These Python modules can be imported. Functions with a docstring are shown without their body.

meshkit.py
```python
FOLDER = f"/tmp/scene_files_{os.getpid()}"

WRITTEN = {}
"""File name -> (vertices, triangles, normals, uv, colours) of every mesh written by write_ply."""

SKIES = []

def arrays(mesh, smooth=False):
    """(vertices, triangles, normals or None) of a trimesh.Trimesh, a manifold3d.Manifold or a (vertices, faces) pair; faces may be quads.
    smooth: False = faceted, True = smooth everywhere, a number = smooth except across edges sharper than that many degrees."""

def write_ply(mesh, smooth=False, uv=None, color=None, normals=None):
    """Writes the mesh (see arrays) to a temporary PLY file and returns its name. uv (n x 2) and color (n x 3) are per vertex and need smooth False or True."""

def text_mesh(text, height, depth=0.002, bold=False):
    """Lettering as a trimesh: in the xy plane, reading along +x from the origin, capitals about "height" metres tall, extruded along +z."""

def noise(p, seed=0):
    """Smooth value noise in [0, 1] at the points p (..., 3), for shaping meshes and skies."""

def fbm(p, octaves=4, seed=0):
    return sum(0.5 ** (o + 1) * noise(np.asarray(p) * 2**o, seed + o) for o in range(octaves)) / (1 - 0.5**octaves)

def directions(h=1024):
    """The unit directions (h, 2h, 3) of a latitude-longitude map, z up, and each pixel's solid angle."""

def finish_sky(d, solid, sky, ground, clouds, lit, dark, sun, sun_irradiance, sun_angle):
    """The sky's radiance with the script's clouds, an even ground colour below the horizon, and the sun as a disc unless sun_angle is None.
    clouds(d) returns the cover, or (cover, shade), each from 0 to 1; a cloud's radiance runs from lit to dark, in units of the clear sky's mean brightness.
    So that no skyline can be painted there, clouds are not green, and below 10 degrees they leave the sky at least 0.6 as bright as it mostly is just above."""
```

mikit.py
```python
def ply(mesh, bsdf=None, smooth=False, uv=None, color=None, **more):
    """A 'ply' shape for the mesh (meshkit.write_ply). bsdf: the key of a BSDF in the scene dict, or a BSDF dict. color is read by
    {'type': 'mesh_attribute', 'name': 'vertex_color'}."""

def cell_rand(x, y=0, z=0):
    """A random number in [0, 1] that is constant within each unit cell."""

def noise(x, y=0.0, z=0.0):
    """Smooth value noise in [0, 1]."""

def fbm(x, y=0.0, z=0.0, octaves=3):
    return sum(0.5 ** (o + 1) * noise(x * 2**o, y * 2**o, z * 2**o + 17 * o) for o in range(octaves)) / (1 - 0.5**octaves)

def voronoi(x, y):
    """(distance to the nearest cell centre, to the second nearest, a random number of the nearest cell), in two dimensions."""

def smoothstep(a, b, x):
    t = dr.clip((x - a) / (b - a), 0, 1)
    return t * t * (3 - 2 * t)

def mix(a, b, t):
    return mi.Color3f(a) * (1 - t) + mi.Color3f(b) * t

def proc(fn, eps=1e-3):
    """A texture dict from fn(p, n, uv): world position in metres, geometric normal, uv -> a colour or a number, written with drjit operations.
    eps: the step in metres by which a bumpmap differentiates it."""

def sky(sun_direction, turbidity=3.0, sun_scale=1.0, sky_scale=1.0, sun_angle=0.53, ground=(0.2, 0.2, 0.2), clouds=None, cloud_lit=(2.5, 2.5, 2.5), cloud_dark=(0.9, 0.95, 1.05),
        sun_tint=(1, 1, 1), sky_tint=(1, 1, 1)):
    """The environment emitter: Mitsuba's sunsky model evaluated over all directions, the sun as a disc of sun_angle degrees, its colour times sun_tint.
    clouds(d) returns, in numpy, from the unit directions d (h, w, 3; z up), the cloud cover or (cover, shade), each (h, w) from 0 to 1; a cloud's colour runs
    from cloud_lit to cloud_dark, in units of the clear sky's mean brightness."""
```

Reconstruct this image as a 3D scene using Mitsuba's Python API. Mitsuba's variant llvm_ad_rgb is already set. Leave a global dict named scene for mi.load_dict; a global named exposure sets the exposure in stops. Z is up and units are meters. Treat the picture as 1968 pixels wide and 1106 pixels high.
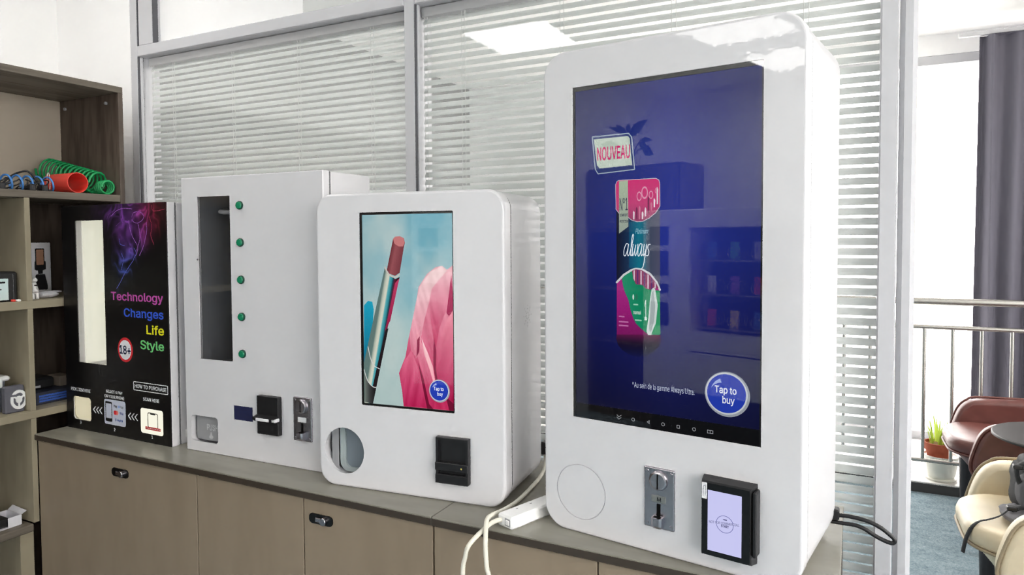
import math
import numpy as np, trimesh, drjit as dr, mitsuba as mi
import mikit, meshkit
from shapely.geometry import Polygon, Point, LineString, box as sbox
from shapely.ops import unary_union
from shapely import affinity
import manifold3d as m3

# ------------------------------------------------------------------ camera, sky, exposure
exposure = 0.0
scene, labels = {}, {}
T4 = mi.ScalarTransform4f
YAW, PITCH, ROLL = -0.4649, 0.0373, -0.0057
CAM = np.array([0, 0, 1.45])
_f = np.array([math.sin(YAW) * math.cos(PITCH), math.cos(YAW) * math.cos(PITCH), -math.sin(PITCH)])
_r = np.array([math.cos(YAW), -math.sin(YAW), 0])
_u = np.cross(_r, _f)
_up = -math.sin(ROLL) * _r + math.cos(ROLL) * _u
scene['camera'] = {'type': 'perspective', 'fov': math.degrees(2 * math.atan(984 / 1319.25)), 'fov_axis': 'x', 'near_clip': 0.02, 'far_clip': 200.0,
                   'to_world': T4().look_at(origin=CAM.tolist(), target=(CAM + _f).tolist(), up=_up.tolist()),
                   'principal_point_offset_y': 0.0401}
# bright overcast daylight, no sun disc
scene['sky'] = mikit.sky([0.5, 0.4, 0.75], sun_scale=0.0, sky_scale=68.0, clouds=lambda d: (np.ones(d.shape[:2]), 0.25 * meshkit.fbm(d * 3, 3, 5)),
                         cloud_lit=(1.03, 1.0, 0.965), cloud_dark=(0.84, 0.82, 0.80), ground=(0.56, 0.55, 0.53))
scene['sky']['sampling_weight'] = 8.0
PANEL_LIGHT = (7.8, 7.55, 7.25)
CEILING_PANELS = [(-2.02, -0.49), (-1.66, -1.66), (-1.66, -2.62), (-2.3, 1.0)]  # last panel is added out of view to brighten the window wall
LOUNGE_PANELS = []

# ------------------------------------------------------------------ helpers
def lin(*c):
    c = np.array(c, float) / 255.0
    return np.where(c <= 0.04045, c / 12.92, ((c + 0.055) / 1.055) ** 2.4)

def rgb(c):
    return {'type': 'rgb', 'value': [float(x) for x in c]}

def mix(a, b, t):
    a, b = (tuple(float(x) for x in q) if isinstance(q, np.ndarray) else q for q in (a, b))
    return mikit.mix(a, b, t)

def numbered(name):
    if name not in scene and name not in labels and name not in KEYS:
        KEYS.add(name); return name
    i = 1
    while f'{name}_{i:03d}' in KEYS or f'{name}_{i:03d}' in scene:
        i += 1
    KEYS.add(f'{name}_{i:03d}')
    return f'{name}_{i:03d}'
KEYS = set()

def tag(key, label=None, cat=None, group=None, kind=None):
    d = labels.setdefault(key, {})
    for k, v in (('label', label), ('category', cat), ('group', group), ('kind', kind)):
        if v: d[k] = v

def thing(name, label, cat, group=None, kind=None):
    key = numbered(name); tag(key, label, cat, group, kind); return key

def put(name, mesh, mat, parent=None, smooth=False, label=None, cat=None, group=None, kind=None, **more):
    key = numbered(f'{parent}__{name}' if parent else name)
    scene[key] = mesh if isinstance(mesh, dict) else mikit.ply(mesh, mat, smooth, **more)
    if label or cat or group or kind: tag(key, label, cat, group, kind)
    return key

def tm(v, f):
    return trimesh.Trimesh(np.asarray(v, float), np.asarray(f), process=False)

def cat_(*ms):
    return trimesh.util.concatenate([m for m in ms])

def hull(pts):
    m = trimesh.convex.convex_hull(np.asarray(pts, float)); return m

def cbox(x0, x1, y0, y1, z0, z1, b=0.002):
    b = min(b, (x1 - x0) / 2.01, (y1 - y0) / 2.01, (z1 - z0) / 2.01)
    lo, hi = np.array([x0, y0, z0]), np.array([x1, y1, z1]); P = []
    for sx in (0, 1):
        for sy in (0, 1):
            for sz in (0, 1):
                c = np.array([(lo, hi)[s][k] for k, s in enumerate((sx, sy, sz))]); d = np.array([1 - 2 * sx, 1 - 2 * sy, 1 - 2 * sz]) * b
                for k in range(3):
                    q = c + d; q[k] = c[k]; P.append(q)
    return hull(P)

def rrect(x0, x1, y0, y1, r, n=10):
    return sbox(x0 + r, y0 + r, x1 - r, y1 - r).buffer(r, quad_segs=n) if r > 0 else sbox(x0, y0, x1, y1)

def fix(m):
    if m.volume < 0: m.invert()
    return m

def extrude(poly, h):
    gs = [g for g in getattr(poly, 'geoms', [poly]) if not g.is_empty and g.geom_type == 'Polygon']
    return cat_(*[trimesh.creation.extrude_polygon(g, h, engine='earcut') for g in gs])

def man(m):
    m = m.copy(); m.merge_vertices()
    return m3.Manifold(m3.Mesh(np.asarray(m.vertices, np.float32), np.asarray(m.faces, np.uint32)))

def unman(M):
    q = M.to_mesh(); return tm(q.vert_properties[:, :3], q.tri_verts)

def diff(a, *bs):
    A = man(a)
    for b in bs: A = A - man(b)
    return unman(A)

class Frame:
    """Local axes of a box standing on the worktop: u along its front, d into it, z up."""
    def __init__(s, o, yaw):
        s.o = np.array(o, float); s.e = np.array([math.cos(yaw), math.sin(yaw), 0]); s.n = np.array([-math.sin(yaw), math.cos(yaw), 0])
        s.M = np.eye(4); s.M[:3, 0], s.M[:3, 1], s.M[:3, 2], s.M[:3, 3] = s.e, s.n, [0, 0, 1], s.o
    def w(s, m):
        m = m.copy(); m.apply_transform(s.M); return m
    def pt(s, u, d, z):
        return s.o + s.e * u + s.n * d + np.array([0, 0, z])
    def box(s, u0, u1, d0, d1, z0, z1, b=0.0015):
        return s.w(cbox(u0, u1, d0, d1, z0, z1, b))
    def lprism(s, poly, d0, d1):
        d0, d1 = min(d0, d1), max(d0, d1)
        m = extrude(poly, d1 - d0); v = m.vertices
        return fix(tm(np.stack([v[:, 0], d0 + v[:, 2], v[:, 1]], 1), m.faces))
    def prism(s, poly, d0, d1):
        return s.w(s.lprism(poly, d0, d1))
    def text(s, t, u0, z0, u1=None, h=0.02, d=-0.0002, bold=True, right=None, slant=0.0, thick=0.0004, rot=0.0):
        m = meshkit.text_mesh(t, 1.0, 0.02, bold); v = m.vertices.copy()
        v[:, 0] -= v[:, 0].min(); wd = v[:, 0].max()
        k = ((u1 - u0) / wd) if u1 is not None else h
        x, y = v[:, 0] * k, v[:, 1] * h
        x = x + y * slant
        if right is not None: u0 = right - x.max()
        c, sn = math.cos(rot), math.sin(rot)
        x, y = x * c - y * sn, x * sn + y * c
        q = tm(np.stack([u0 + x, d - v[:, 2] / 0.02 * thick, z0 + y], 1), m.faces)
        return s.w(fix(q))

def spline(P, n=8):
    P = np.asarray(P, float); out = []
    Q = np.vstack([2 * P[0] - P[1], P, 2 * P[-1] - P[-2]])
    for i in range(1, len(Q) - 2):
        for t in np.linspace(0, 1, n, endpoint=False):
            a, b, c, d = Q[i - 1], Q[i], Q[i + 1], Q[i + 2]
            out.append(0.5 * (2 * b + (c - a) * t + (2 * a - 5 * b + 4 * c - d) * t * t + (3 * b - a - 3 * c + d) * t ** 3))
    out.append(P[-1]); return np.array(out)

def tube(P, r, sides=8, sm=6, flat=None):
    """A round (or, with flat, elliptical) tube along the smoothed points, with closed ends."""
    P = spline(P, sm) if sm else np.asarray(P, float)
    r = np.broadcast_to(np.asarray(r, float), (len(P),)) if np.ndim(r) == 0 else np.interp(np.linspace(0, 1, len(P)), np.linspace(0, 1, len(r)), r)
    t = np.gradient(P, axis=0); t /= np.linalg.norm(t, axis=1, keepdims=True) + 1e-12
    a = np.cross(t[0], [0, 0, 1.0] if abs(t[0][2]) < 0.9 else [1.0, 0, 0]); a /= np.linalg.norm(a); A = []
    for k in range(len(P)):
        a = a - t[k] * (a @ t[k]); a /= np.linalg.norm(a) + 1e-12; A.append(a)
    A = np.array(A); B = np.cross(t, A); g = np.arange(sides) * 2 * np.pi / sides
    fl = 1.0 if flat is None else flat
    V = P[:, None] + r[:, None, None] * (np.cos(g)[None, :, None] * A[:, None] + fl * np.sin(g)[None, :, None] * B[:, None])
    n = len(P); F = []
    for i in range(n - 1):
        for j in range(sides):
            a0, b0 = i * sides + j, i * sides + (j + 1) % sides; c0, d0 = a0 + sides, b0 + sides
            F += [[a0, b0, d0], [a0, d0, c0]]
    V = np.vstack([V.reshape(-1, 3), P[:1], P[-1:]]); e0, e1 = n * sides, n * sides + 1
    for j in range(sides):
        F += [[e0, (j + 1) % sides, j], [e1, (n - 1) * sides + j, (n - 1) * sides + (j + 1) % sides]]
    return fix(tm(V, F))

def lathe(prof, at=(0, 0, 0), n=32, axis=None):
    prof = np.asarray(prof, float); g = np.arange(n) * 2 * np.pi / n; m = len(prof)
    V = np.stack([prof[:, None, 0] * np.cos(g), prof[:, None, 0] * np.sin(g), np.broadcast_to(prof[:, None, 1], (m, n))], -1).reshape(-1, 3); F = []
    for i in range(m - 1):
        for j in range(n):
            a, b = i * n + j, i * n + (j + 1) % n; F += [[a, b, b + n], [a, b + n, a + n]]
    q = tm(V, F); q.merge_vertices(); q.update_faces(q.nondegenerate_faces()); fix(q)
    if axis is not None:
        q.apply_transform(trimesh.geometry.align_vectors([0, 0, 1], axis))
    q.apply_translation(at); return q

def cyl(p, q, r, n=20):
    p, q = np.asarray(p, float), np.asarray(q, float); L = np.linalg.norm(q - p); b = min(r * 0.15, L * 0.2)
    return lathe([(0, 0), (r - b, 0), (r, b), (r, L - b), (r - b, L), (0, L)], p, n, (q - p) / L)

def loft(rings, cap=True):
    rings = np.asarray(rings, float); m, n = rings.shape[:2]; V = rings.reshape(-1, 3); F = []
    for i in range(m - 1):
        for j in range(n):
            a, b = i * n + j, i * n + (j + 1) % n; F += [[a, b, b + n], [a, b + n, a + n]]
    if cap:
        V = np.vstack([V, rings[0].mean(0), rings[-1].mean(0)])
        for j in range(n):
            F += [[m * n, (j + 1) % n, j], [m * n + 1, (m - 1) * n + j, (m - 1) * n + (j + 1) % n]]
    return fix(tm(V, F))

def rounded_plate(x0, x1, z0, z1, r, d0, d1, b=0.005, n=12, back=False):
    """A slab with rounded corners and a rounded front rim, in local (u, d, z)."""
    P = []
    for k in range(5):
        a = k / 4 * math.pi / 2; ins, dep = b * (1 - math.sin(a)), b * (1 - math.cos(a))
        for x, y in rrect(x0 + ins, x1 - ins, z0 + ins, z1 - ins, r - ins, n).exterior.coords: P.append([x, d0 + dep, y])
        if back:
            for x, y in rrect(x0 + ins, x1 - ins, z0 + ins, z1 - ins, r - ins, n).exterior.coords: P.append([x, d1 - dep, y])
    if not back:
        for x, y in rrect(x0, x1, z0, z1, r, n).exterior.coords: P.append([x, d1, y])
    return hull(P)

# ------------------------------------------------------------------ materials
def bsdf(key, d):
    scene['mat_' + key] = d; return 'mat_' + key

def plain(key, c, rough=0.5, spec=0.5, **more):
    return bsdf(key, {'type': 'twosided', 'bsdf': {'type': 'principled', 'base_color': rgb(c) if not isinstance(c, dict) else c, 'roughness': rough, 'specular': spec, **more}})

def gloss(key, c, alpha=0.05, bump=None, scale=1.0, eps=1e-3):
    d = {'type': 'roughplastic', 'distribution': 'ggx', 'alpha': alpha, 'diffuse_reflectance': rgb(c) if not isinstance(c, dict) else c, 'nonlinear': False}
    if bump is not None: d = {'type': 'bumpmap', 'tex': mikit.proc(bump, eps), 'scale': scale, 'bsdf': d}
    return bsdf(key, {'type': 'twosided', 'bsdf': d})

WHITE = lin(219, 218, 221)
def orange_peel(p, n, uv): return mikit.fbm(p.x * 55, p.y * 55, p.z * 55, octaves=3) + 3.0 * mikit.noise(p.x * 7, p.y * 7, p.z * 7)
def wavy(p, n, uv): return mikit.fbm(p.x * 9, p.y * 9, p.z * 9, octaves=2)
M_WHITE = gloss('white_gloss', WHITE, 0.03)
M_WHITE_D = bsdf('white_gloss_peel', {'type': 'twosided', 'bsdf': {'type': 'bumpmap', 'tex': mikit.proc(orange_peel), 'scale': 0.00008, 'bsdf': {'type': 'plastic', 'diffuse_reflectance': rgb(WHITE), 'nonlinear': False}}})
M_WHITE_M = gloss('white_satin', WHITE, 0.08)
M_WHITE_IN = plain('white_inside', lin(205, 206, 208), 0.6)
M_WALL = plain('wall_paint', lin(246, 246, 246), 0.85, 0.2)
M_CEIL = plain('ceiling_paint', lin(238, 238, 236), 0.9, 0.1)
M_ALU = plain('white_aluminium', lin(194, 194, 198), 0.35)
M_SLAT = plain('blind_lacquer', lin(206, 210, 208), 0.27)
M_CORD = plain('cord', lin(205, 207, 205), 0.8)
M_GLASS_T = bsdf('touch_glass', {'type': 'thindielectric', 'int_ior': 1.7})
M_GLASS = bsdf('glass', {'type': 'thindielectric', 'int_ior': 1.5})
M_BLACK = plain('black_plastic', lin(22, 22, 24), 0.4)
M_BLACK_GL = gloss('black_gloss', lin(10, 10, 11), 0.05)
M_DARK = plain('dark_void', lin(9, 9, 9), 0.8, 0.1)
M_CHROME = bsdf('chrome', {'type': 'roughconductor', 'material': 'Cr', 'alpha': 0.09, 'specular_reflectance': rgb((.78, .78, .78))})
M_STEEL = bsdf('steel', {'type': 'roughconductor', 'material': 'none', 'specular_reflectance': rgb((0.46, 0.45, 0.42)), 'alpha': 0.22})
M_SEAM_SHADE = plain('seam_shade_grey', lin(104, 105, 108), 0.6)  # dark grey standing in for the shadow gap behind the front plates
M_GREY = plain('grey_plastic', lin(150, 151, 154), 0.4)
M_GREEN_B = plain('green_button', lin(16, 120, 84), 0.3)
M_GREEN = plain('green_coil', lin(30, 150, 86), 0.35)
M_RED = plain('red_plastic', lin(214, 62, 50), 0.4)
M_BLUE = plain('blue_coil', lin(66, 124, 190), 0.35)
M_CABLE_W = plain('white_cable', lin(226, 222, 208), 0.45)
M_STRIP = plain('white_plastic', lin(236, 236, 235), 0.35)
M_TERRA = plain('terracotta', lin(150, 74, 50), 0.8)
M_POT = plain('white_ceramic', lin(222, 222, 212), 0.4)
M_LEAF = bsdf('leaf', {'type': 'principledthin', 'base_color': rgb(lin(170, 190, 80)), 'roughness': 0.6, 'diff_trans': 0.8})
M_LEAF_D = plain('dark_leaf', lin(38, 60, 34), 0.5)
M_SOIL = plain('soil', lin(120, 92, 62), 0.9)
M_CURTAIN = plain('curtain_cloth', lin(110, 108, 119), 0.9, 0.1)
M_TABLE = plain('table_black', lin(46, 44, 44), 0.45)
M_BAG = plain('bag_cloth', lin(40, 41, 44), 0.8)
M_BAG_D = plain('bag_strap', lin(24, 25, 28), 0.7)
M_BAG_G = plain('bag_grey', lin(112, 110, 114), 0.8)
M_LEDGE = plain('ledge_tile', lin(226, 224, 220), 0.4)
M_LEDGE_F = plain('ledge_front', lin(66, 66, 66), 0.7)
M_PAPER = plain('card_white', lin(214, 213, 218), 0.6)
M_GREYP = plain('pale_board', lin(206, 208, 207), 0.6)

def grain(base, dark, sx, sy, sz, amt):
    def fn(p, n, uv):
        t = mikit.fbm(p.x * sx, p.y * sy, p.z * sz, octaves=4)
        return mix(base, dark, mikit.smoothstep(0.35, 0.75, t) * amt)
    return fn
M_LAMI = plain('taupe_laminate', mikit.proc(grain(lin(141, 127, 109), lin(133, 119, 101), 14, 14, 3, 0.7)), 0.45, 0.35)
M_TOP = plain('worktop_laminate', mikit.proc(grain(lin(126, 124, 114), lin(116, 113, 103), 6, 22, 8, 0.8)), 0.3, 0.5)
M_EDGE = plain('worktop_edge', lin(58, 50, 42), 0.4)
M_OAK = plain('dark_wood', mikit.proc(grain(lin(88, 78, 70), lin(64, 54, 48), 40, 40, 5, 0.9)), 0.5, 0.3)
M_OAK_H = plain('dark_wood_across', mikit.proc(grain(lin(104, 97, 87), lin(84, 77, 68), 40, 5, 60, 0.9)), 0.5, 0.3)
M_BEIGE = plain('beige_wood', mikit.proc(grain(lin(142, 134, 114), lin(130, 121, 102), 30, 6, 6, 0.6)), 0.5, 0.3)
M_BACK = plain('shelf_back', mikit.proc(grain(lin(176, 165, 150), lin(164, 152, 138), 20, 4, 4, 0.6)), 0.6, 0.3)
def carpet(p, n, uv):
    a = mikit.fbm(p.x * 150, p.y * 110, 0.5, octaves=2); b = mikit.fbm(p.x * 14, p.y * 30, 1.0, octaves=3)
    return mix(lin(70, 96, 110), lin(168, 182, 188), dr.clip(0.75 * a + 0.35 * b - .05, 0, 1))
M_CARPET = plain('carpet', mikit.proc(carpet), 0.95, 0.1)
def leather(base, dark):
    def fn(p, n, uv): return mix(base, dark, mikit.fbm(p.x * 18, p.y * 18, p.z * 18, octaves=3))
    return fn
M_BROWN = plain('brown_leather', mikit.proc(leather(lin(104, 62, 57), lin(84, 48, 44))), 0.3, 0.6)
M_CREAM = plain('cream_leather', mikit.proc(leather(lin(222, 208, 180), lin(206, 190, 160))), 0.38, 0.5)
M_PIPE_B = plain('brown_piping', lin(96, 56, 50), 0.4)
M_PIPE_C = plain('cream_piping', lin(150, 134, 108), 0.5)
M_LEG = plain('dark_leg', lin(34, 30, 34), 0.4)

def ink(key, c): return plain('ink_' + key, lin(*c), 0.45, 0.3)
INK_W = ink('white', (235, 235, 238)); INK_K = ink('black', (16, 16, 18)); INK_R = ink('red', (204, 44, 52))
M_BLACKBODY = bsdf('screen_black', {'type': 'diffuse', 'reflectance': rgb((0.002, 0.002, 0.002))})

def shine(c, k=1.0):
    return {'type': 'area', 'radiance': rgb(np.asarray(c) * k), 'sampling_weight': 0.0}

def lit(name, mesh, c, parent, k=1.0, label=None):
    """A piece of a screen's picture that gives off one colour."""
    return put(name, mesh, M_BLACKBODY, parent, emitter=shine(lin(*c), k), label=label)

def lit_poly(name, fr, poly, d, fn, parent, step=0.012, k=1.0):
    """A piece of a screen's picture whose colour runs over it: fn(u, z) -> sRGB (n, 3)."""
    V, F = trimesh.creation.triangulate_polygon(poly, engine='earcut')
    m = tm(np.c_[V, np.zeros(len(V))], F); m.merge_vertices()
    v, f = trimesh.remesh.subdivide_to_size(m.vertices, m.faces, step)
    col = np.clip(lin(*np.clip(fn(v[:, 0], v[:, 1]), 0, 255).T).T, 0, 5) * k
    b = np.array(poly.bounds); uv = (v[:, :2] - b[:2]) / (b[2:] - b[:2])
    q = tm(np.stack([v[:, 0], np.full(len(v), d), v[:, 1]], 1), f); 
    nrm = q.face_normals[:, 1].sum()
    if nrm > 0: q.invert()
    q = fr.w(q)
    return put(name, q, M_BLACKBODY, parent, uv=uv, color=col, emitter={'type': 'area', 'radiance': {'type': 'mesh_attribute', 'name': 'vertex_color'}, 'sampling_weight': 0.0})

def ramp(t, stops):
    t = np.asarray(t); xs = [s[0] for s in stops]
    return np.stack([np.interp(t, xs, [s[1][k] for s in stops]) for k in range(3)], 1)

# ------------------------------------------------------------------ room
CT = 0.7983                       # worktop height
YW, YC, XS = 1.83, 1.3329, -2.4829
X0, X1, Y0, Y1, ZC = -3.14, 1.85, -3.2, 5.42, 2.8
put('floor', cbox(X0 - .12, X1 + .12, Y0 - .12, Y1 + .1, -0.1, 0, 0), M_CARPET, kind='structure', label='blue grey carpet floor of the office and lounge')
put('ceiling', cbox(X0 - .12, X1 + .12, Y0 - .12, Y1 + .1, ZC, ZC + .1, 0), M_CEIL, kind='structure', label='white ceiling')
put('wall_lounge', cbox(X0 - .12, X0, YW + .0605, Y1 + .1, 0, ZC, 0), plain('grey_paint', lin(150, 152, 153), .85, .2), kind='structure', label='grey side wall of the lounge seen between the slats')
put('wall_left', cbox(X0 - .12, X0, Y0 - .12, YW + .06, 0, ZC, 0), M_WALL, kind='structure', label='white wall behind the bookcase')
put('wall_rear', cbox(X0, X1, Y0 - .12, Y0, 0, ZC, 0), M_WALL, kind='structure', label='white wall behind the camera')
WX = [(-1.7, 1.05), (2.3, 4.2)]
wr = [cbox(X1, X1 + .12, Y0 - .12, Y1 + .1, 0, ZC, 0)]
put('wall_right', diff(wr[0], *[cbox(X1 - .1, X1 + .3, a, b, 0.7, 2.66, 0) for a, b in WX]), M_WALL, kind='structure', label='white wall with windows to the right of the camera')
for i, (a, b) in enumerate(WX):
    w = thing(f'window_{4 + i}', None, None, kind='structure')
    fr = diff(cbox(X1 + .02, X1 + .08, a, b, 0.7, 2.66, 0), cbox(X1, X1 + .1, a + .05, (a + b) / 2 - .025, .75, 2.61, 0), cbox(X1, X1 + .1, (a + b) / 2 + .025, b - .05, .75, 2.61, 0))
    put('frame', fr, M_ALU, w)
# window wall between office and lounge: plaster stub on the left, wall to the right of the doorway
put('wall_back', cat_(cbox(X0, -2.645, YW, YW + .12, 0, ZC, 0), cbox(1.05, X1, YW, YW + .12, 0, ZC, 0), cbox(-2.645, 1.05, YW, YW + .12, 2.62, ZC, 0)), M_WALL, kind='structure', label='white plaster of the partition wall')
ZT0, ZT1 = 2.193, 2.236
pf = thing('trim_1', 'white aluminium frame of the glazed partition', None, kind='structure')
def bar(name, x0, x1, z0, z1, d0=0.0, d1=.1, b=.003): put(name, cbox(x0, x1, YW - .004 + d0, YW - .004 + d1, z0, z1, b), M_ALU, pf)
bar('jamb', -2.645, -2.602, 0, 2.62)
bar('jamb', -2.598, -2.506, ZT1, 2.62, .004)
bar('mullion', -1.297, -1.2573, 0, 2.62)
bar('post', 0.045, 0.083, 0, 2.62); bar('post', 0.085, 0.121, 0, 2.62, 0, .035, .010)
bar('transom', -2.602, -1.297, ZT0, ZT1); bar('transom', -1.2573, 0.045, ZT0, ZT1); bar('transom', .121, 1.05, ZT0 + .02, ZT1 + .04)
bar('sill', -2.602, -1.297, 0, .09); bar('sill', -1.2573, 0.045, 0, .09)
bar('bead', -2.602, -2.592, .09, ZT0, .008, .02, .002); bar('bead', -1.2573, -1.247, .09, ZT0, .008, .02, .002)
M_GASKET = plain('gasket_or_seam_shade', lin(84, 85, 90), .6)
for x, z0, z1 in ((-2.602, .09, ZT0), (-1.2573, .09, ZT0), (-2.6015, ZT1, 2.62), (-2.506, ZT1, 2.62)): put('gasket_or_seam_shade', cbox(x, x + (.0045 if z0 < 1 else .003), YW - .0035, YW + .02, z0, z1, .0005), M_GASKET, pf)
put('infill_panel', cbox(-2.506, -1.297, YW + .03, YW + .05, ZT1, 2.62, .001), M_WALL, pf)
put('infill_panel', cbox(-1.2573, 0.045, YW + .03, YW + .05, ZT1, 2.62, .001), M_WALL, pf)
put('infill_panel', cbox(.121, 1.05, YW + .03, YW + .05, ZT1 + .04, 2.62, .001), M_WALL, pf)
put('grey_board', cbox(-1.745, -1.33, YW + .024, YW + .031, ZT1 + .005, 2.5, .001), M_GREYP, pf, label='pale grey board above the transom')  # plain pale grey rectangle against the infill panel
def pane(name, x0, x1, y, z0, z1, parent):
    return put(name, tm([[x0, y, z0], [x1, y, z0], [x1, y, z1], [x0, y, z1]], [[0, 1, 2], [0, 2, 3]]), M_GLASS, parent)
for i, (a, b) in enumerate(((-2.602, -1.297), (-1.2573, 0.045))):
    w = thing(f'window_{i + 1}', None, None, kind='structure')
    pane('glass_pane', a, b, YW + .02, .09, ZT0, w)
# far glazing of the lounge
put('wall_far', cat_(cbox(X0, X1, Y1, Y1 + .1, 2.66, ZC, 0), cbox(X0, X1, Y1, Y1 + .1, 0, .06, 0), cbox(X0, -1.9, Y1, Y1 + .1, .06, 2.66, 0)), M_WALL, kind='structure', label='wall strips above and below the lounge glazing')
w = thing('window_3', None, None, kind='structure')
for x in (-1.87, -.85, .16, 1.35, X1 - .03): put('frame', cbox(x - .03, x + .03, Y1, Y1 + .06, .06, 2.66, .002), M_ALU, w)
for z in (.085, 2.63): put('frame', cbox(-1.9, X1, Y1 + .002, Y1 + .058, z - .03, z + .03, .002), M_ALU, w)
xs = [-1.9, -.85, .16, 1.35, X1]
for a, b in zip(xs[:-1], xs[1:]): pane('glass_pane', a, b, Y1 + .03, .06, 2.66, w)
# raised tiled ledge in front of the glazing
lg = thing('trim_2', 'raised white tiled ledge along the lounge window', None, kind='structure')
put('ledge_body', cbox(X0, X1, 4.47, Y1, 0, .052, .002), M_LEDGE_F, lg)
for a in np.arange(4.47, Y1 - .05, .157):
    for x in (X0, -.2):
        put('board', cbox(x + .003, x + 2.93, a + .003, a + .153, .05, .06, .002), M_LEDGE, lg)

# ceiling light panels
LAMPS = ['square white ceiling light panel mirrored in the glass above the big vending machine', 'square white ceiling light panel mirrored on the top edge of the big vending machine',
         'square white ceiling light panel mirrored on the right corner of the big vending machine', 'added square white ceiling light panel nearest the bookcase, out of view, brightening the wall']
def ceiling_lamp(x, y, label, k=1.0):
    t = thing('ceiling_light', label, 'light', 'square ceiling light panels')
    put('frame', diff(cbox(x - .31, x + .31, y - .31, y + .31, ZC - .012, ZC - .0005, .001), cbox(x - .295, x + .295, y - .295, y + .295, ZC - .1, ZC + .1, 0)), M_ALU, t)
    s = .295; z = ZC - .006
    put('diffuser', tm([[x - s, y - s, z], [x - s, y + s, z], [x + s, y + s, z], [x + s, y - s, z]], [[0, 1, 2], [0, 2, 3]]), M_WHITE_IN, t, emitter={'type': 'area', 'radiance': rgb(np.array(PANEL_LIGHT) * k)})
for (x, y), lb in zip(CEILING_PANELS, LAMPS): ceiling_lamp(x, y, lb)
for (x, y), lb in zip(LOUNGE_PANELS, ('square ceiling light panel on the left side of the lounge', 'square ceiling light panel over the lounge armchairs')): ceiling_lamp(x, y, lb, .6)

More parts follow.
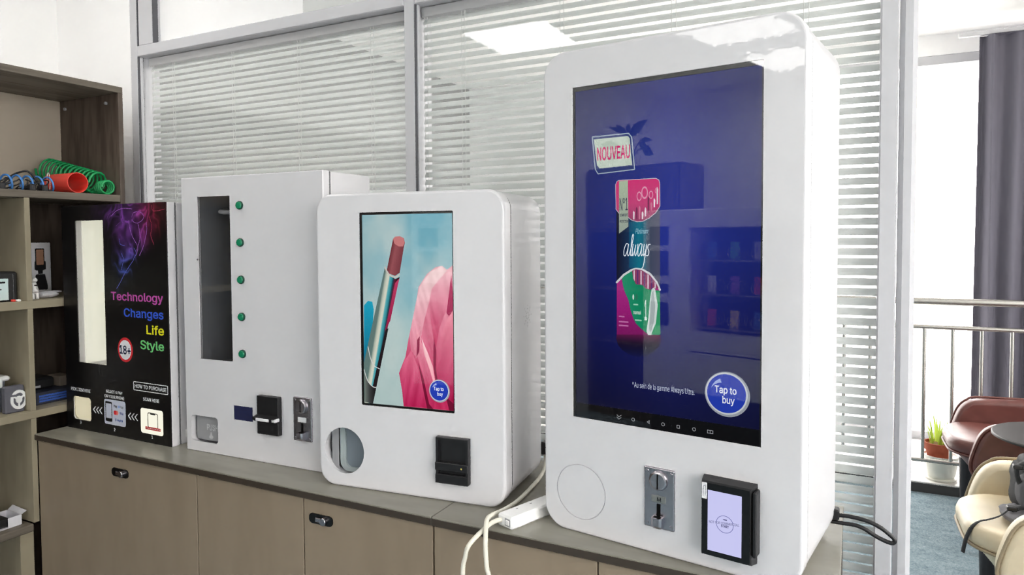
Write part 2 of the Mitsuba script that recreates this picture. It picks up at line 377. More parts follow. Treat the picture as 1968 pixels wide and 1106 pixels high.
# ------------------------------------------------------------------ venetian blinds
def slat_mesh(x0, x1):
    w, sag, th, n = .0186, .0016, .0004, 8; L = []
    for k in range(n + 1):
        t = k / n - .5; L.append((t * w, sag * (1 - 4 * t * t)))
    a = math.radians(70); c, s = math.cos(a), math.sin(a)
    top = [(p * c + q * s, -p * s + q * c) for p, q in L]; bot = [(p * c + (q - th) * s, -p * s + (q - th) * c) for p, q in L]
    ring = [(-y, z) for y, z in top + bot[::-1]]           # room-side edge hangs low
    return loft([[(x, y, z) for y, z in ring] for x in (x0, x1)])
def blind(x0, x1, cords, label):
    t = thing('venetian_blind', label, 'blind', 'white venetian blinds behind the partition glass')
    y = YW + .047
    put('head_rail', cbox(x0, x1, y - .016, y + .016, ZT0 - .033, ZT0 - .002, .002), M_GREY_RAIL, t)
    base = mikit.ply(slat_mesh(x0, x1), M_SLAT, 40)
    z = 2.149; k = 0
    while z > .14:
        put('slat', {**base, 'to_world': T4().translate([0, y, z])}, None, t); z -= .0245; k += 1
    put('bottom_rail', cbox(x0, x1, y - .01, y + .01, .105, .122, .003), M_SLAT, t)
    for x in cords:
        for dx, dy in ((-.006, -.0125), (.006, -.0125)):
            put('ladder_cord', cyl((x + dx, y + dy, .12), (x + dx, y + dy, ZT0 - .03), .0009, 5), M_CORD, t)
M_GREY_RAIL = plain('blind_rail', lin(170, 170, 172), 0.4)
blind(-2.582, -1.284, (-2.56, -2.437, -2.105, -1.777, -1.453), 'left white venetian blind, nearly closed, behind the glass over the small machines')
blind(-1.254, 0.062, (-1.238, -1.10, -.769, -.445, -.117), 'right white venetian blind with bright gaps behind the tallest machine')

# ------------------------------------------------------------------ cabinets and bookcase
def cam_lock(parent, x, z):
    f = YC + .0078
    put('plate', fix_y(rrect(x - .039, x + .039, z - .013, z + .013, .011), f - .003, f), M_BLACK_GL, parent)
    put('lock_barrel', cyl((x + .012, f, z - .001), (x + .012, f - .012, z - .001), .0105, 20), M_CHROME, parent, smooth=30)
    put('latch', cbox(x - .016, x + .008, f - .008, f - .003, z - .007, z + .005, .002), M_CHROME, parent)
def fix_y(poly, y0, y1):
    m = extrude(poly, y1 - y0); v = m.vertices; return fix(tm(np.stack([v[:, 0], y0 + v[:, 2], v[:, 1]], 1), m.faces))
def cabinet(x0, x1, doors, label, locks):
    t = thing('cabinet', label, 'cabinet', 'taupe low cabinets under the machines')
    put('worktop', cbox(x0, x1, YC, YW - .006, CT - .0205, CT, .0012), M_TOP, t, label='grey laminate worktop')
    put('edge_band', cbox(x0, x1, YC - .0016, YC - .0002, CT - .0200, CT - .0035, .0004), M_EDGE, t, label='dark brown edge strip')
    put('body', cbox(x0 + .001, x1 - .001, YC + .028, YW - .008, .06, CT - .021, .001), M_EDGE, t)
    put('plinth', cbox(x0 + .001, x1 - .001, YC + .06, YW - .02, 0, .06, .001), M_EDGE, t)
    for i, (a, b) in enumerate(zip(doors[:-1], doors[1:])):
        d = put('door', cbox(a + .0016, b - .0016, YC + .008, YC + .026, .065, CT - .0245, .0012), M_LAMI, t)
        if i in locks: cam_lock(d, *locks[i])
cabinet(XS + .002, -.8855, (XS + .002, -1.696, -1.289, -.8855), 'long taupe cabinet under the three smaller machines, with two lock plates', {0: (-2.041, .728), 2: (-1.228, .727)})
cabinet(-.8835, -.02, (-.8835, -.476, -.02), 'shorter taupe cabinet under the tallest machine', {})

bk = thing('bookcase', 'tall dark brown and beige bookcase standing on the left', 'bookcase')
BX = -2.86; YE = 1.679; YN = -.1
put('top_board', cbox(BX, XS, YN, YE, 2.0069, 2.0296, .001), M_OAK_H, bk)
put('side_panel', cbox(BX, XS, 1.661, YE, 0, 2.0067, .001), M_OAK, bk); put('side_panel', cbox(BX, XS, YN, YN + .018, 0, 2.0067, .001), M_OAK, bk)
put('back_panel', cbox(BX + .002, BX + .014, YN + .02, 1.6605, 1.6232, 2.0066, .0005), M_BACK, bk)
put('back_panel', cbox(BX + .002, BX + .014, YN + .02, 1.6605, .0, 1.598, .0005), M_OAK, bk)  # lower back in dark wood: the shade inside the bays is put into its colour
put('shelf', cbox(BX + .014, XS, YN + .018, 1.6605, 1.598, 1.6231, .001), M_OAK_H, bk)
for z0, z1 in ((1.2233, 1.2498), (.851, .8765)): put('shelf', cbox(BX + .014, XS, YN + .018, 1.6605, z0, z1, .001), M_BEIGE, bk)
put('shelf', cbox(BX + .014, XS + .004, YN + .018, 1.3215, .468, .4945, .004), M_OAK_H, bk)
for z0, z1 in ((1.25, 1.5978), (.8767, 1.2231), (.4947, .8508)): put('divider', cbox(BX + .014, XS - .0005, 1.3235, 1.341, z0, z1, .001), M_BEIGE, bk)
for z0, z1 in ((1.25, 1.5978), (.8767, 1.2231)): put('divider', cbox(BX + .014, XS - .0005, .62, .638, z0, z1, .001), M_BEIGE, bk)
put('divider', cbox(BX + .014, XS - .002, 1.279, 1.3215, 0, .4675, .001), M_BEIGE, bk)
for y in ((-2.809, 1.974), (-2.552, 1.973)): put('peg', cyl((y[0], 1.661, y[1]), (y[0], 1.653, y[1]), .006, 12), M_GREY, bk)

# ------------------------------------------------------------------ things on the shelves
def helix(p, q, R, turns, r, n=14, ph=0, shrink=None):
    p, q = np.array(p, float), np.array(q, float); t = (q - p) / np.linalg.norm(q - p)
    a = np.cross(t, [0, 0, 1.0]); a /= np.linalg.norm(a); b = np.cross(t, a); N = int(turns * n); P = []
    for k in range(N + 1):
        s = k / N; g = ph + 2 * math.pi * turns * s; rr = R * (1 if shrink is None else 1 - shrink * s)
        P.append(p + (q - p) * s + rr * (math.cos(g) * a + math.sin(g) * b))
    return tube(P, r, 7, 0)
gz = 1.6231
g = thing('coil_hose', 'green coiled spiral lying on the upper shelf beside the red tube', 'coil')
put('coil', helix((-2.795, 1.573, gz + .104), (-2.545, 1.6155, gz + .0445), .044, 13, .0042, shrink=.10), M_GREEN, g, smooth=50)
put('inner_coil', helix((-2.555, 1.632, gz + .0285), (-2.505, 1.629, gz + .0285), .024, 4, .004), M_GREEN, g, smooth=50)
rt = thing('tube', 'red plastic tube with its open end towards the room on the upper shelf', 'tube')
ax = np.array([.15, -.005, 0]); ax /= np.linalg.norm(ax)
put('pipe', lathe([(.0335, 0), (.0372, 0), (.0372, .166), (.0365, .168), (.0345, .168), (.0335, .166), (.0335, 0)], (-2.675, 1.523, gz + .0378), 36, ax), M_RED, rt, smooth=40)
wh = thing('wire_hoop', 'thin upright metal wire loop beside the red tube', 'wire')
put('hoop', tube([(-2.575, 1.455 + .02 * math.cos(a) * .25, gz + .037 + .035 * math.sin(a)) for a in np.linspace(-1.5, 4.78, 20)], .0016, 6, 2), M_STEEL, wh)
def blue_coil(y0, y1, label):
    t = thing('blue_coil', label, 'coil', 'blue coils on the upper shelf')
    put('coil', helix((-2.56, y0, gz + .0285), (-2.55, y1, gz + .0285), .0245, 5 if y1 - y0 > .15 else 3, .0034, ph=1.2), M_BLUE, t, smooth=50)
blue_coil(1.06, 1.27, 'blue coiled tube at the left end of the upper shelf'); blue_coil(1.29, 1.45, 'blue coiled tube under the arched black cable on the upper shelf')
t = thing('black_cable', 'black cable arching over the blue coils on the upper shelf', 'cable')
put('cord', tube([(-2.60, 1.30, gz + .004), (-2.58, 1.335, gz + .05), (-2.55, 1.362, gz + .068), (-2.54, 1.378, gz + .061), (-2.54, 1.395, gz + .037), (-2.54, 1.412, gz + .018), (-2.53, 1.44, gz + .003)], .0032, 8), M_BLACK, t, smooth=50)
t = thing('cable_bundle', 'tangle of thin black wires among the blue coils', 'cables')
R = np.random.default_rng(4)
for k in range(6):
    y = 1.2 + .04 * k; P = [(-2.53 - .05 * R.random(), y + .03 * math.cos(a + k) + .008 * R.standard_normal(), gz + .006 + .018 * (1 + math.sin(a * 1.3 + k))) for a in np.linspace(0, 6.2, 8)]
    put('wire', tube(P, .0022, 6), M_BLACK, t, smooth=50)
for y in (1.27, 1.365, 1.405): put('plug', cbox(-2.56, -2.52, y, y + .02, gz, gz + .024, .004), M_BLACK, t)
# middle shelf
mz = 1.2499
t = thing('speaker_box', 'black boxy device with a pale label at the left of the middle shelf', 'device')
put('body', cbox(-2.63, -2.522, 1.16, 1.317, mz, mz + .10, .006), M_BLACK, t)
put('side_groove', cbox(-2.6, -2.5215, 1.302, 1.3025, mz + .004, mz + .094, .0001), M_GREY, t)
def yz(poly, x0, x1):
    m = extrude(poly, x1 - x0); v = m.vertices; return fix(tm(np.stack([x0 + v[:, 2], v[:, 0], v[:, 1]], 1), m.faces))
put('label_card', yz(sbox(1.20, mz + .006, 1.286, mz + .078), -2.522, -2.5195), ink('pale', (196, 214, 214)), t, label='pale printed front label')
put('print', yz(unary_union([sbox(1.225, mz + .062, 1.277, mz + .068), sbox(1.235, mz + .04, 1.265, mz + .044)]), -2.5195, -2.519), INK_K, t)
t = thing('pen_cap', 'small red and white bits beside the black device', 'bits')
put('red_bit', cbox(-2.512, -2.498, 1.287, 1.297, mz, mz + .008, .002), M_RED, t); put('white_bit', cbox(-2.512, -2.495, 1.299, 1.312, mz, mz + .007, .002), M_STRIP, t)
t = thing('phone_gimbal_box', 'white carton with a picture of a phone on a black gimbal', 'box')
bx0 = -2.66
put('carton', cbox(bx0 - .06, bx0, 1.40, 1.503, mz, mz + .1965, .002), M_PAPER, t)
put('phone_picture', yz(rrect(1.449, 1.480, mz + .095, mz + .175, .003), bx0, bx0 + .0006), INK_K, t)
put('phone_screen', yz(rrect(1.452, 1.477, mz + .115, mz + .171, .002), bx0 + .0006, bx0 + .0009), ink('photo', (140, 104, 84)), t)
put('gimbal_picture', yz(unary_union([sbox(1.446, mz + .098, 1.484, mz + .128).difference(sbox(1.45, mz + .108, 1.479, mz + .14)), sbox(1.457, mz + .082, 1.473, mz + .098), Polygon([(1.452, mz + .078), (1.478, mz + .078), (1.486, mz + .04), (1.486, mz + .027), (1.447, mz + .027), (1.446, mz + .04)]).buffer(.003)]), bx0, bx0 + .0007), INK_K, t)
t = thing('robot_figure', 'small white toy figure in front of the white carton', 'figure')
put('torso', hull(np.vstack([trimesh.creation.icosphere(2, .013).vertices * [1, 1, 1.2] + [-2.56, 1.388, mz + .032], trimesh.creation.icosphere(2, .010).vertices + [-2.56, 1.386, mz + .05]])), M_STRIP, t, smooth=True)
put('head', trimesh.Trimesh(trimesh.creation.icosphere(2, .0105).vertices * [1, 1, .9] + [-2.556, 1.386, mz + .066], trimesh.creation.icosphere(2, .0105).faces), M_STRIP, t, smooth=True)
put('visor', cbox(-2.5475, -2.545, 1.381, 1.393, mz + .046, mz + .050, .001), M_BLACK, t)
for s in (-1, 1): put('leg', cyl((-2.556, 1.388 + s * .007, mz), (-2.556, 1.388 + s * .007, mz + .022), .0055, 12), M_STRIP, t)
t = thing('paper_pouch', 'flat white pouch lying in front of the carton', 'pouch')
put('pouch', loft([[(-2.565 + .024 * math.cos(a) , y, mz + .0125 + h * math.sin(a)) for a in np.linspace(0, 6.283, 14)[:-1]] for y, h in ((1.405, .004), (1.412, .011), (1.43, .0124), (1.448, .0115), (1.456, .009), (1.460, .005))]), M_PAPER, t, smooth=40)
put('flap', cbox(-2.58, -2.55, 1.454, 1.476, mz + .018, mz + .024, .002), M_PAPER, t)
# lower shelf
lz = .8766
t = thing('storage_box', 'grey clip box with a white lid at the left of the lower shelf', 'box')
put('tub', loft([[(x, y, z) for x, y in ((-2.66 - e, 1.12 - e), (-2.56 + e, 1.12 - e), (-2.56 + e, 1.278 + e), (-2.66 - e, 1.278 + e))] for e, z in ((-.004, lz), (.006, lz + .105))]), plain('smoke_plastic', lin(88, 92, 98), .3), t)
put('lid', cbox(-2.675, -2.545, 1.10, 1.298, lz + .105, lz + .122, .006), M_STRIP, t); put('clip', cbox(-2.556, -2.542, 1.20, 1.272, lz + .085, lz + .118, .003), M_STRIP, t)
t = thing('mesh_cup', 'dark speckled cup standing on the white lid', 'cup')
def speckle(p, n, uv): return mix(lin(70, 66, 66), lin(214, 212, 212), mikit.smoothstep(.5, .56, mikit.noise(p.x * 420, p.y * 420, p.z * 420)))
put('cup', cbox(-2.62, -2.565, 1.21, 1.276, lz + .122, lz + .165, .004), plain('speckle', mikit.proc(speckle), .6), t)
t = thing('reel_box', 'dark grey square box with a white spoked wheel on its front', 'box')
put('case', cbox(-2.538, -2.512, 1.262, 1.3215, lz, lz + .09, .004), plain('slate_card', lin(84, 84, 92), .6), t)
ring = Point(1.302, lz + .043).buffer(.0325, 24).difference(Point(1.302, lz + .043).buffer(.0225, 24)); hub = Point(1.302, lz + .043).buffer(.0125, 16)
spokes = unary_union([affinity.rotate(sbox(1.302, lz + .040, 1.330, lz + .046), a, origin=(1.302, lz + .043)) for a in (-90, 30, 150)])
wheel = affinity.scale(unary_union([ring, hub, spokes]), .78, 1.0, origin=(1.302, lz + .043)).difference(sbox(1.275, lz + .055, 1.293, lz + .062))
wheel = wheel.intersection(sbox(1.2, 0, 1.3212, 2))
put('wheel', yz(wheel, -2.512, -2.508), M_STRIP, t, label='white plastic spoked wheel')
t = thing('router_box', 'black device lying behind the blue box on the lower shelf', 'device')
put('body', cbox(-2.70, -2.60, 1.37, 1.47, lz + .044, lz + .085, .008), M_BLACK, t); put('strip', cbox(-2.5995, -2.598, 1.372, 1.42, lz + .052, lz + .06, .0005), M_GREY, t)
t = thing('small_carton', 'small brown grey carton at the right of the lower shelf', 'box')
put('carton', cbox(-2.68, -2.60, 1.487, 1.535, lz + .0435, lz + .079, .002), plain('kraft', lin(120, 110, 100), .7), t)
t = thing('blue_carton', 'flat dark box with blue printed stripes on the lower shelf', 'box')
put('carton', cbox(-2.70, -2.555, 1.362, 1.52, lz, lz + .0432, .002), plain('navy_card', lin(40, 44, 58), .5), t)
for k in range(3): put('stripe', yz(sbox(1.39, lz + .008 + .009 * k, 1.515, lz + .0145 + .009 * k), -2.555, -2.5544), ink('blue', (58, 92, 170)), t)
t = thing('white_tray', 'open white paper box on the low shelf at the bottom left', 'box')
bz = .4946
put('base', cbox(-2.60, -2.512, 1.225, 1.3, bz, bz + .002, .0005), M_PAPER, t)
for a in ((-2.60, -2.598, 1.225, 1.3), (-2.514, -2.512, 1.258, 1.3), (-2.60, -2.512, 1.298, 1.3)): put('wall_flap', cbox(a[0], a[1], a[2], a[3], bz, bz + .034, .0004), M_PAPER, t)
put('flap', tm([[-2.598, 1.30, bz + .034], [-2.512, 1.30, bz + .034], [-2.515, 1.318, bz + .040], [-2.60, 1.318, bz + .046]], [[0, 1, 2], [0, 2, 3]]), M_PAPER, t)
put('contents', cbox(-2.595, -2.52, 1.23, 1.275, bz + .002, bz + .03, .008), M_BLACK, t, label='dark object inside')

# ------------------------------------------------------------------ shared machine fittings
def coin_slot(fr, u0, z0, parent, d=0.0, letter=True):
    w, h = .0656, .1248; c = put('coin_acceptor', fr.w(rounded_plate(u0, u0 + w, z0, z0 + h, .003, d - .005, d, .0025, 5)), M_CHROME, parent, smooth=30, label='chrome coin slot plate')
    cu = u0 + w * .49
    for a, b in ((.007, .008), (w - .007, .008), (.007, h - .008), (w - .007, h - .008)):
        put('screw', fr.w(lathe([(0, 0), (.0038, 0), (.003, .0016), (0, .002)], (u0 + a, d - .005, z0 + b), 14, (0, -1, 0))), M_CHROME, c, smooth=40)
    put('return_knob', fr.w(lathe([(0, 0), (.020, 0), (.020, .003), (.0185, .0055), (.0155, .007), (0, .007)], (cu, d - .005, z0 + h - .025), 32, (0, -1, 0))), M_CHROME, c, smooth=25)
    put('coin_slit', fr.box(cu - .0015, cu + .0015, d - .0124, d - .0118, z0 + h - .041, z0 + h - .010, 0), M_DARK, c)
    put('badge', fr.box(cu - .0155, cu + .0155, d - .0058, d - .005, z0 + .054, z0 + .0685, .0004), M_STEEL if letter else INK_W, c)
    if letter: put('badge_letter', fr.text('M', cu - .003, z0 + .0572, h=.008, d=d - .0058), INK_K, c)
    put('chute_slot', fr.box(cu - .004, cu + .004, d - .0057, d - .005, z0 + .018, z0 + .0515, 0), M_DARK, c)
    g = [(.012, 0), (.011, -.012), (.0065, -.016), (-.0065, -.016), (-.011, -.012), (-.012, 0)]
    rings = [[(cu + a * s, d - .005 + b * s2, z) for a, b in g] for s, s2, z in ((.85, .7, z0 + .004), (1, 1, z0 + .010), (1, .95, z0 + .026))]
    put('return_cup', fr.w(loft(rings)), M_CHROME, c, smooth=35)
    put('cup_opening', fr.box(cu - .008, cu + .008, d - .017, d - .007, z0 + .0258, z0 + .0262, 0), M_DARK, c)
    return c

def chevrons(fr, u, z, parent):
    for k in range(3):
        x = u + .017 * k
        p = Polygon([(x, z), (x + .013, z + .0115), (x + .018, z + .0115), (x + .006, z), (x + .018, z - .0115), (x + .013, z - .0115)])
        put('chevron', fr.prism(p, -.0006, 0), INK_W, parent)

# ------------------------------------------------------------------ machine A: black printed front
FA = Frame((-2.4742, 1.4366, CT), -.0075)
AW, AH, AD = .5513, .7733, .25
oa, ea = FA.o, FA.e
def smoke_print(p, n, uv):
    u = (p.x - oa[0]) * ea[0] + (p.y - oa[1]) * ea[1]; z = p.z - CT
    cx = .30 + .55 * dr.minimum(dr.maximum(z - .485, 0), .14) + .012 * dr.sin(z * 40) + .18 * dr.maximum(z - .62, 0)
    wd = .013 + .30 * dr.maximum(z - .50, 0) + .25 * dr.maximum(z - .64, 0)
    m = dr.exp(-dr.square((u - cx) / wd)) * mikit.smoothstep(.455, .50, z) * (1 - .5 * mikit.smoothstep(.74, .775, z))
    w1 = mikit.fbm(u * 14, z * 9, 3.1, octaves=3) - .5; w2 = mikit.fbm(u * 12 + 9, z * 10, 7.7, octaves=3) - .5
    r1 = 1 - dr.abs(2 * mikit.fbm(u * 17 + 3 * w1, z * 9 + 4 * w2, 1.3, octaves=3) - 1)
    fil = dr.power(dr.clip(r1, 0, 1), 9)
    haze = mikit.smoothstep(.42, .75, mikit.fbm(u * 11 + 2 * w2, z * 8 + 2 * w1, 5.0, octaves=3))
    red = mikit.smoothstep(.36, .53, u + .25 * (z - .7))
    col = mix(mix(lin(66, 84, 170), lin(132, 66, 168), mikit.smoothstep(.56, .68, z)), lin(176, 36, 70), red)
    return mi.Color3f(*[float(x) for x in lin(12, 11, 13)]) + col * m * (1.2 * fil + .18 * haze)
def smoke_wisps(fr, parent):
    W = {'violet': ((150, 92, 176), [[(0.3836, 0.7286), (0.392, 0.7417), (0.4103, 0.7453), (0.4308, 0.7425), (0.4431, 0.7307), (0.4349, 0.7177), (0.4141, 0.7098), (0.396, 0.7117), (0.3844, 0.7202)], [(0.3675, 0.7188), (0.3718, 0.6954), (0.3813, 0.6719), (0.3961, 0.6518), (0.4109, 0.6318), (0.402, 0.6051)], [(0.455, 0.7108), (0.4565, 0.6844), (0.4479, 0.6582), (0.4366, 0.6318), (0.4176, 0.6052)], [(0.2771, 0.734), (0.3049, 0.7504), (0.3427, 0.7579), (0.3847, 0.7552)], [(0.414, 0.7081), (0.4228, 0.6716), (0.4166, 0.6451), (0.4, 0.6184)]]),
         'indigo': ((92, 96, 190), [[(0.3171, 0.6588), (0.3218, 0.6419), (0.3429, 0.6368)], [(0.3258, 0.6114), (0.3357, 0.5912), (0.3235, 0.5572)], [(0.3885, 0.5917), (0.3667, 0.5713), (0.339, 0.5439), (0.3164, 0.5163), (0.2966, 0.4953)], [(.392, .629), (.401, .612), (.386, .592)]]),
         'crimson': ((150, 44, 70), [[(0.4824, 0.7658), (0.4868, 0.7494), (0.5066, 0.7457), (0.5462, 0.7512)], [(.47, .73), (.482, .70), (.476, .67), (.49, .64)]]), 'plum': ((96, 54, 120), [[(0.2547, 0.7242), (0.2664, 0.7411), (0.2997, 0.7539)], [(.30, .70), (.33, .715), (.36, .71)]])}
    for nm, (c, ls) in W.items():
        m = ink('wisp_' + nm, c)
        for q in ls: put('smoke_wisp', fr.prism(LineString(spline(q, 6)).buffer(.0008), -.0003, 0), m, parent)
M_SMOKE = gloss('smoke_print', mikit.proc(smoke_print), .12)
A = thing('vending_machine', 'black fronted vending machine with purple smoke print and lit window, far left', 'vending machine')
winA, pickA = rrect(.0775, .2319, .235, .722, .003), rrect(.0362, .1387, .033, .114, .012)
put('front_panel', FA.w(diff(cbox(0, AW, 0, .003, 0, AH, .0008), FA.lprism(winA, -.02, .04), FA.lprism(pickA, -.02, .04))), M_SMOKE, A, label='black front panel with coloured smoke print')
smoke_wisps(FA, A)
put('door_frame', FA.w(diff(cbox(0, AW, .0031, .030, 0, AH, .0012), FA.lprism(winA.buffer(.026), -.02, .06), FA.lprism(pickA.buffer(.004), -.02, .06))), M_WHITE, A)
cavA = [cbox(.03, .27, .02, .20, .205, .745, 0), cbox(.02, .17, .02, .13, .02, .13, 0)]
put('body', FA.w(diff(cbox(.0015, AW - .0015, .0355, AD, 0, AH - .001, .0015), *cavA)), M_WHITE, A)
put('gasket_or_seam_shade', FA.w(diff(cbox(.0012, AW - .0012, .0301, .0354, .002, AH - .0015, 0), cbox(.026, .274, 0, .06, .2, .75, 0), cbox(.015, .175, 0, .06, .015, .135, 0))), M_SEAM_SHADE, A)  # near-flush strip painted dark as the shade in the door groove
put('window_glass', FA.w(tm([[.0775, .004, .235], [.2319, .004, .235], [.2319, .004, .722], [.0775, .004, .722]], [[0, 1, 2], [0, 2, 3]])), M_GLASS, A)
M_CREAM_IN = plain('lit_inside', lin(236, 234, 214), .7)
put('window_back', FA.box(.031, .269, .195, .199, .207, .743, 0), M_CREAM_IN, A)
def lamp_strip(name, fr, u0, u1, d0, d1, z0, z1, c, parent): put(name, fr.box(u0, u1, d0, d1, z0, z1, 0), M_WHITE_IN, parent, emitter={'type': 'area', 'radiance': rgb(c), 'sampling_weight': 0.4})
lamp_strip('light_strip', FA, .262, .269, .05, .19, .22, .73, (.5, .49, .39), A)
lamp_strip('light_strip', FA, .031, .038, .05, .19, .22, .73, (.5, .49, .39), A)
put('spiral', FA.w(helix((.225, .04, .47), (.225, .17, .47), .03, 4, .0022)), plain('brass_wire', lin(120, 110, 60), .4), A, label='wire spiral for goods')
put('tray', FA.box(.212, .262, .035, .18, .405, .418, .002), M_GREY, A)
lamp_strip('light_strip', FA, .03, .16, .118, .124, .022, .128, (1.5, 1.45, 1.15), A)
put('pick_flap', FA.prism(pickA.buffer(-.0005), .006, .0062), bsdf('opal', {'type': 'principledthin', 'base_color': rgb(lin(238, 232, 212)), 'roughness': .5, 'diff_trans': 1.2}), A)
put('pick_flap_edge', FA.prism(Polygon([(.0385, .112), (.0415, .112), (.0415, .05), (.047, .042), (.058, .0365), (.058, .0335), (.045, .0365), (.0385, .046)]), .0045, .006), plain('flap_edge', lin(196, 190, 160), .5), A)
for s_, rr_, z_, h_, c_ in (('Technology', .5275, .4575, .0262, (182, 80, 160)), ('Changes', .5275, .405, .0265, (54, 88, 196)), ('Life', .528, .3535, .0275, (226, 220, 40)), ('Style', .5265, .3035, .0275, (112, 196, 120))):
    w_ = {'Technology': .262, 'Changes': .197, 'Life': .085, 'Style': .1155}[s_]
    put('lettering', FA.text(s_, rr_ - w_, z_, u1=rr_, h=h_), ink(s_.lower(), c_), A)
put('age_sign', FA.prism(affinity.scale(Point(.3335, .2945).buffer(.0385, 24), 1, 1.06), -.0006, 0), INK_R, A, label='red and white 18+ sign')
put('age_sign_face', FA.prism(affinity.scale(Point(.3335, .2945).buffer(.0305, 24), 1, 1.06), -.0012, -.0006), INK_W, A)
put('lettering', FA.text('18+', .3045, .281, u1=.362, h=.027, d=-.0012), ink('navy', (22, 30, 58)), A)
put('sign_outline', FA.prism(rrect(.3695, .5405, .165, .1945, .005).difference(rrect(.372, .538, .1675, .192, .004)), -.0006, 0), INK_W, A)
put('lettering', FA.text('HOW TO PURCHASE', .377, .174, u1=.5325, h=.0118), INK_W, A)
put('lettering', FA.text('SCAN HERE', .4175, .1355, u1=.4967, h=.0106), INK_W, A)
put('lettering', FA.text('SELECT & PAY', .2247, .1435, u1=.312, h=.0092), INK_W, A)
put('lettering', FA.text('ON YOUR PHONE', .2158, .1265, u1=.3205, h=.0098), INK_W, A)
put('lettering', FA.text('PICK ITEM HERE', .0288, .1330, u1=.138, h=.0108), INK_W, A)
for s_, u_, z_ in (('1', .4545, .016), ('2', .2625, .0168), ('3', .0755, .0193)): put('lettering', FA.text(s_, u_, z_, h=.0098), INK_W, A)
chevrons(FA, .1501, .078, A); chevrons(FA, .3374, .0765, A)
lit('scan_plate', FA.prism(rrect(.4035, .513, .0298, .111, .009), -.0008, 0), (255, 252, 232), A, .95, label='glowing cream plate')
put('phone_outline', FA.prism(rrect(.439, .489, .050, .0995, .006).difference(rrect(.4415, .4865, .0525, .0970, .004)), -.0012, -.0008), ink('phone', (70, 66, 60)), A)
put('phone_notch', FA.prism(rrect(.452, .476, .0935, .0975, .0015), -.0014, -.0008), INK_K, A)
put('ribbon', FA.prism(sbox(.427, .0435, .501, .0528), -.0014, -.0008), ink('ribbon', (190, 60, 56)), A)
put('ribbon_line', FA.prism(unary_union([sbox(.433 + .0085 * k, .0468, .4385 + .0085 * k, .0495) for k in range(8)]), -.0018, -.0014), INK_W, A)
put('pay_plate', FA.prism(rrect(.2135, .3258, .0368, .1213, .009), -.0008, 0), ink('pay', (204, 208, 224)), A, label='pale plate with payment marks')
put('phone_picture', FA.prism(rrect(.2205, .2555, .0465, .1138, .004).difference(rrect(.2225, .2535, .0575, .1075, .0005)), -.0014, -.0008), INK_K, A)
for s_, u_, u2, z_, h_, c_ in (('Pay', .266, .283, .0975, .008, (40, 40, 46)), ('G', .289, .296, .0975, .008, (70, 130, 220)), ('Pay', .298, .316, .0975, .008, (110, 116, 124)), ('VISA', .296, .316, .076, .0078, (44, 60, 130)), ('P', .272, .278, .0505, .009, (26, 52, 130)), ('PayPal', .283, .312, .0515, .0072, (30, 66, 140))):
    put('pay_mark', FA.text(s_, u_, z_, u1=u2, h=h_, d=-.0008), ink('m_%d_%d_%d' % c_, c_), A)
put('pay_mark', FA.prism(Point(.272, .0795).buffer(.0075), -.0012, -.0008), INK_R, A); put('pay_mark', FA.prism(Point(.281, .0795).buffer(.0075).difference(Point(.272, .0795).buffer(.0075)), -.0012, -.0008), ink('coral', (226, 130, 120)), A)
put('side_latch', FA.box(AW - .0015, AW + .004, .05, .07, .02, .045, .002), M_STRIP, A)

# ------------------------------------------------------------------ machine B: white, five green buttons
FB = Frame((-1.8633, 1.4409, CT), .0293)
BW, BH, BD = .5539, .844, .213
B = thing('vending_machine', 'square white vending machine with five green buttons beside a narrow window', 'vending machine')
winB, pushB = sbox(.068, .2035, .2895, .7845) if False else sbox(.068, .2895, .2035, .7845), rrect(.0222, .136, .0315, .112, .012)
put('door', FB.w(diff(cbox(0, BW, 0, .028, 0, BH, .0022), FB.lprism(winB, -.02, .06), FB.lprism(pushB, -.02, .06), FB.lprism(winB.buffer(.028, join_style=2), .002, .06), FB.lprism(pushB.buffer(.010), .002, .06))), M_WHITE, B)
put('body', FB.w(diff(cbox(.001, BW - .001, .033, BD, 0, BH - .001, .002), cbox(.04, .26, .02, .18, .26, .815, 0), cbox(.015, .15, .02, .12, .02, .13, 0))), M_WHITE_M, B)
put('seam_shade', FB.w(diff(cbox(.001, BW - .001, .0281, .0329, .002, BH - .0015, 0), cbox(.036, .264, 0, .06, .255, .82, 0), cbox(.01, .155, 0, .06, .018, .132, 0))), M_SEAM_SHADE, B)  # grey strip paints the shadow gap between door and body
M_LINING = plain('grey_lining', lin(104, 107, 112), .5)
for q in ((.0401, .042, .034, .178, .262, .813), (.258, .2599, .034, .178, .262, .813), (.042, .258, .034, .178, .8105, .8145), (.042, .258, .034, .178, .2605, .264)): put('lining', FB.box(*q, 0), M_LINING, B)
put('window_glass', FB.w(tm([[.068, .003, .2895], [.2035, .003, .2895], [.2035, .003, .7845], [.068, .003, .7845]], [[0, 1, 2], [0, 2, 3]])), M_GLASS, B)
put('window_back', FB.box(.041, .259, .170, .178, .262, .813, 0), plain('b_back', lin(98, 102, 108), .5), B)
put('rail', FB.w(tube([(.085, .10, .748), (.10, .06, .742), (.13, .042, .738), (.17, .036, .737), (.215, .036, .737)], .0065, 8)), M_GREY, B, smooth=50, label='curved rail inside the window')
for z in (.725, .603, .493, .385): put('clip', FB.box(.191, .215, .03, .06, z, z + .014, .004), M_STRIP, B)
put('packet', FB.box(.185, .21, .04, .13, .622, .70, .004), M_BLACK, B)
put('lock_eye', FB.w(lathe([(0, 0), (.0025, 0), (.0025, .002), (0, .003)], (.0665, -.0002, .594), 10, (0, -1, 0))), M_CHROME, B)
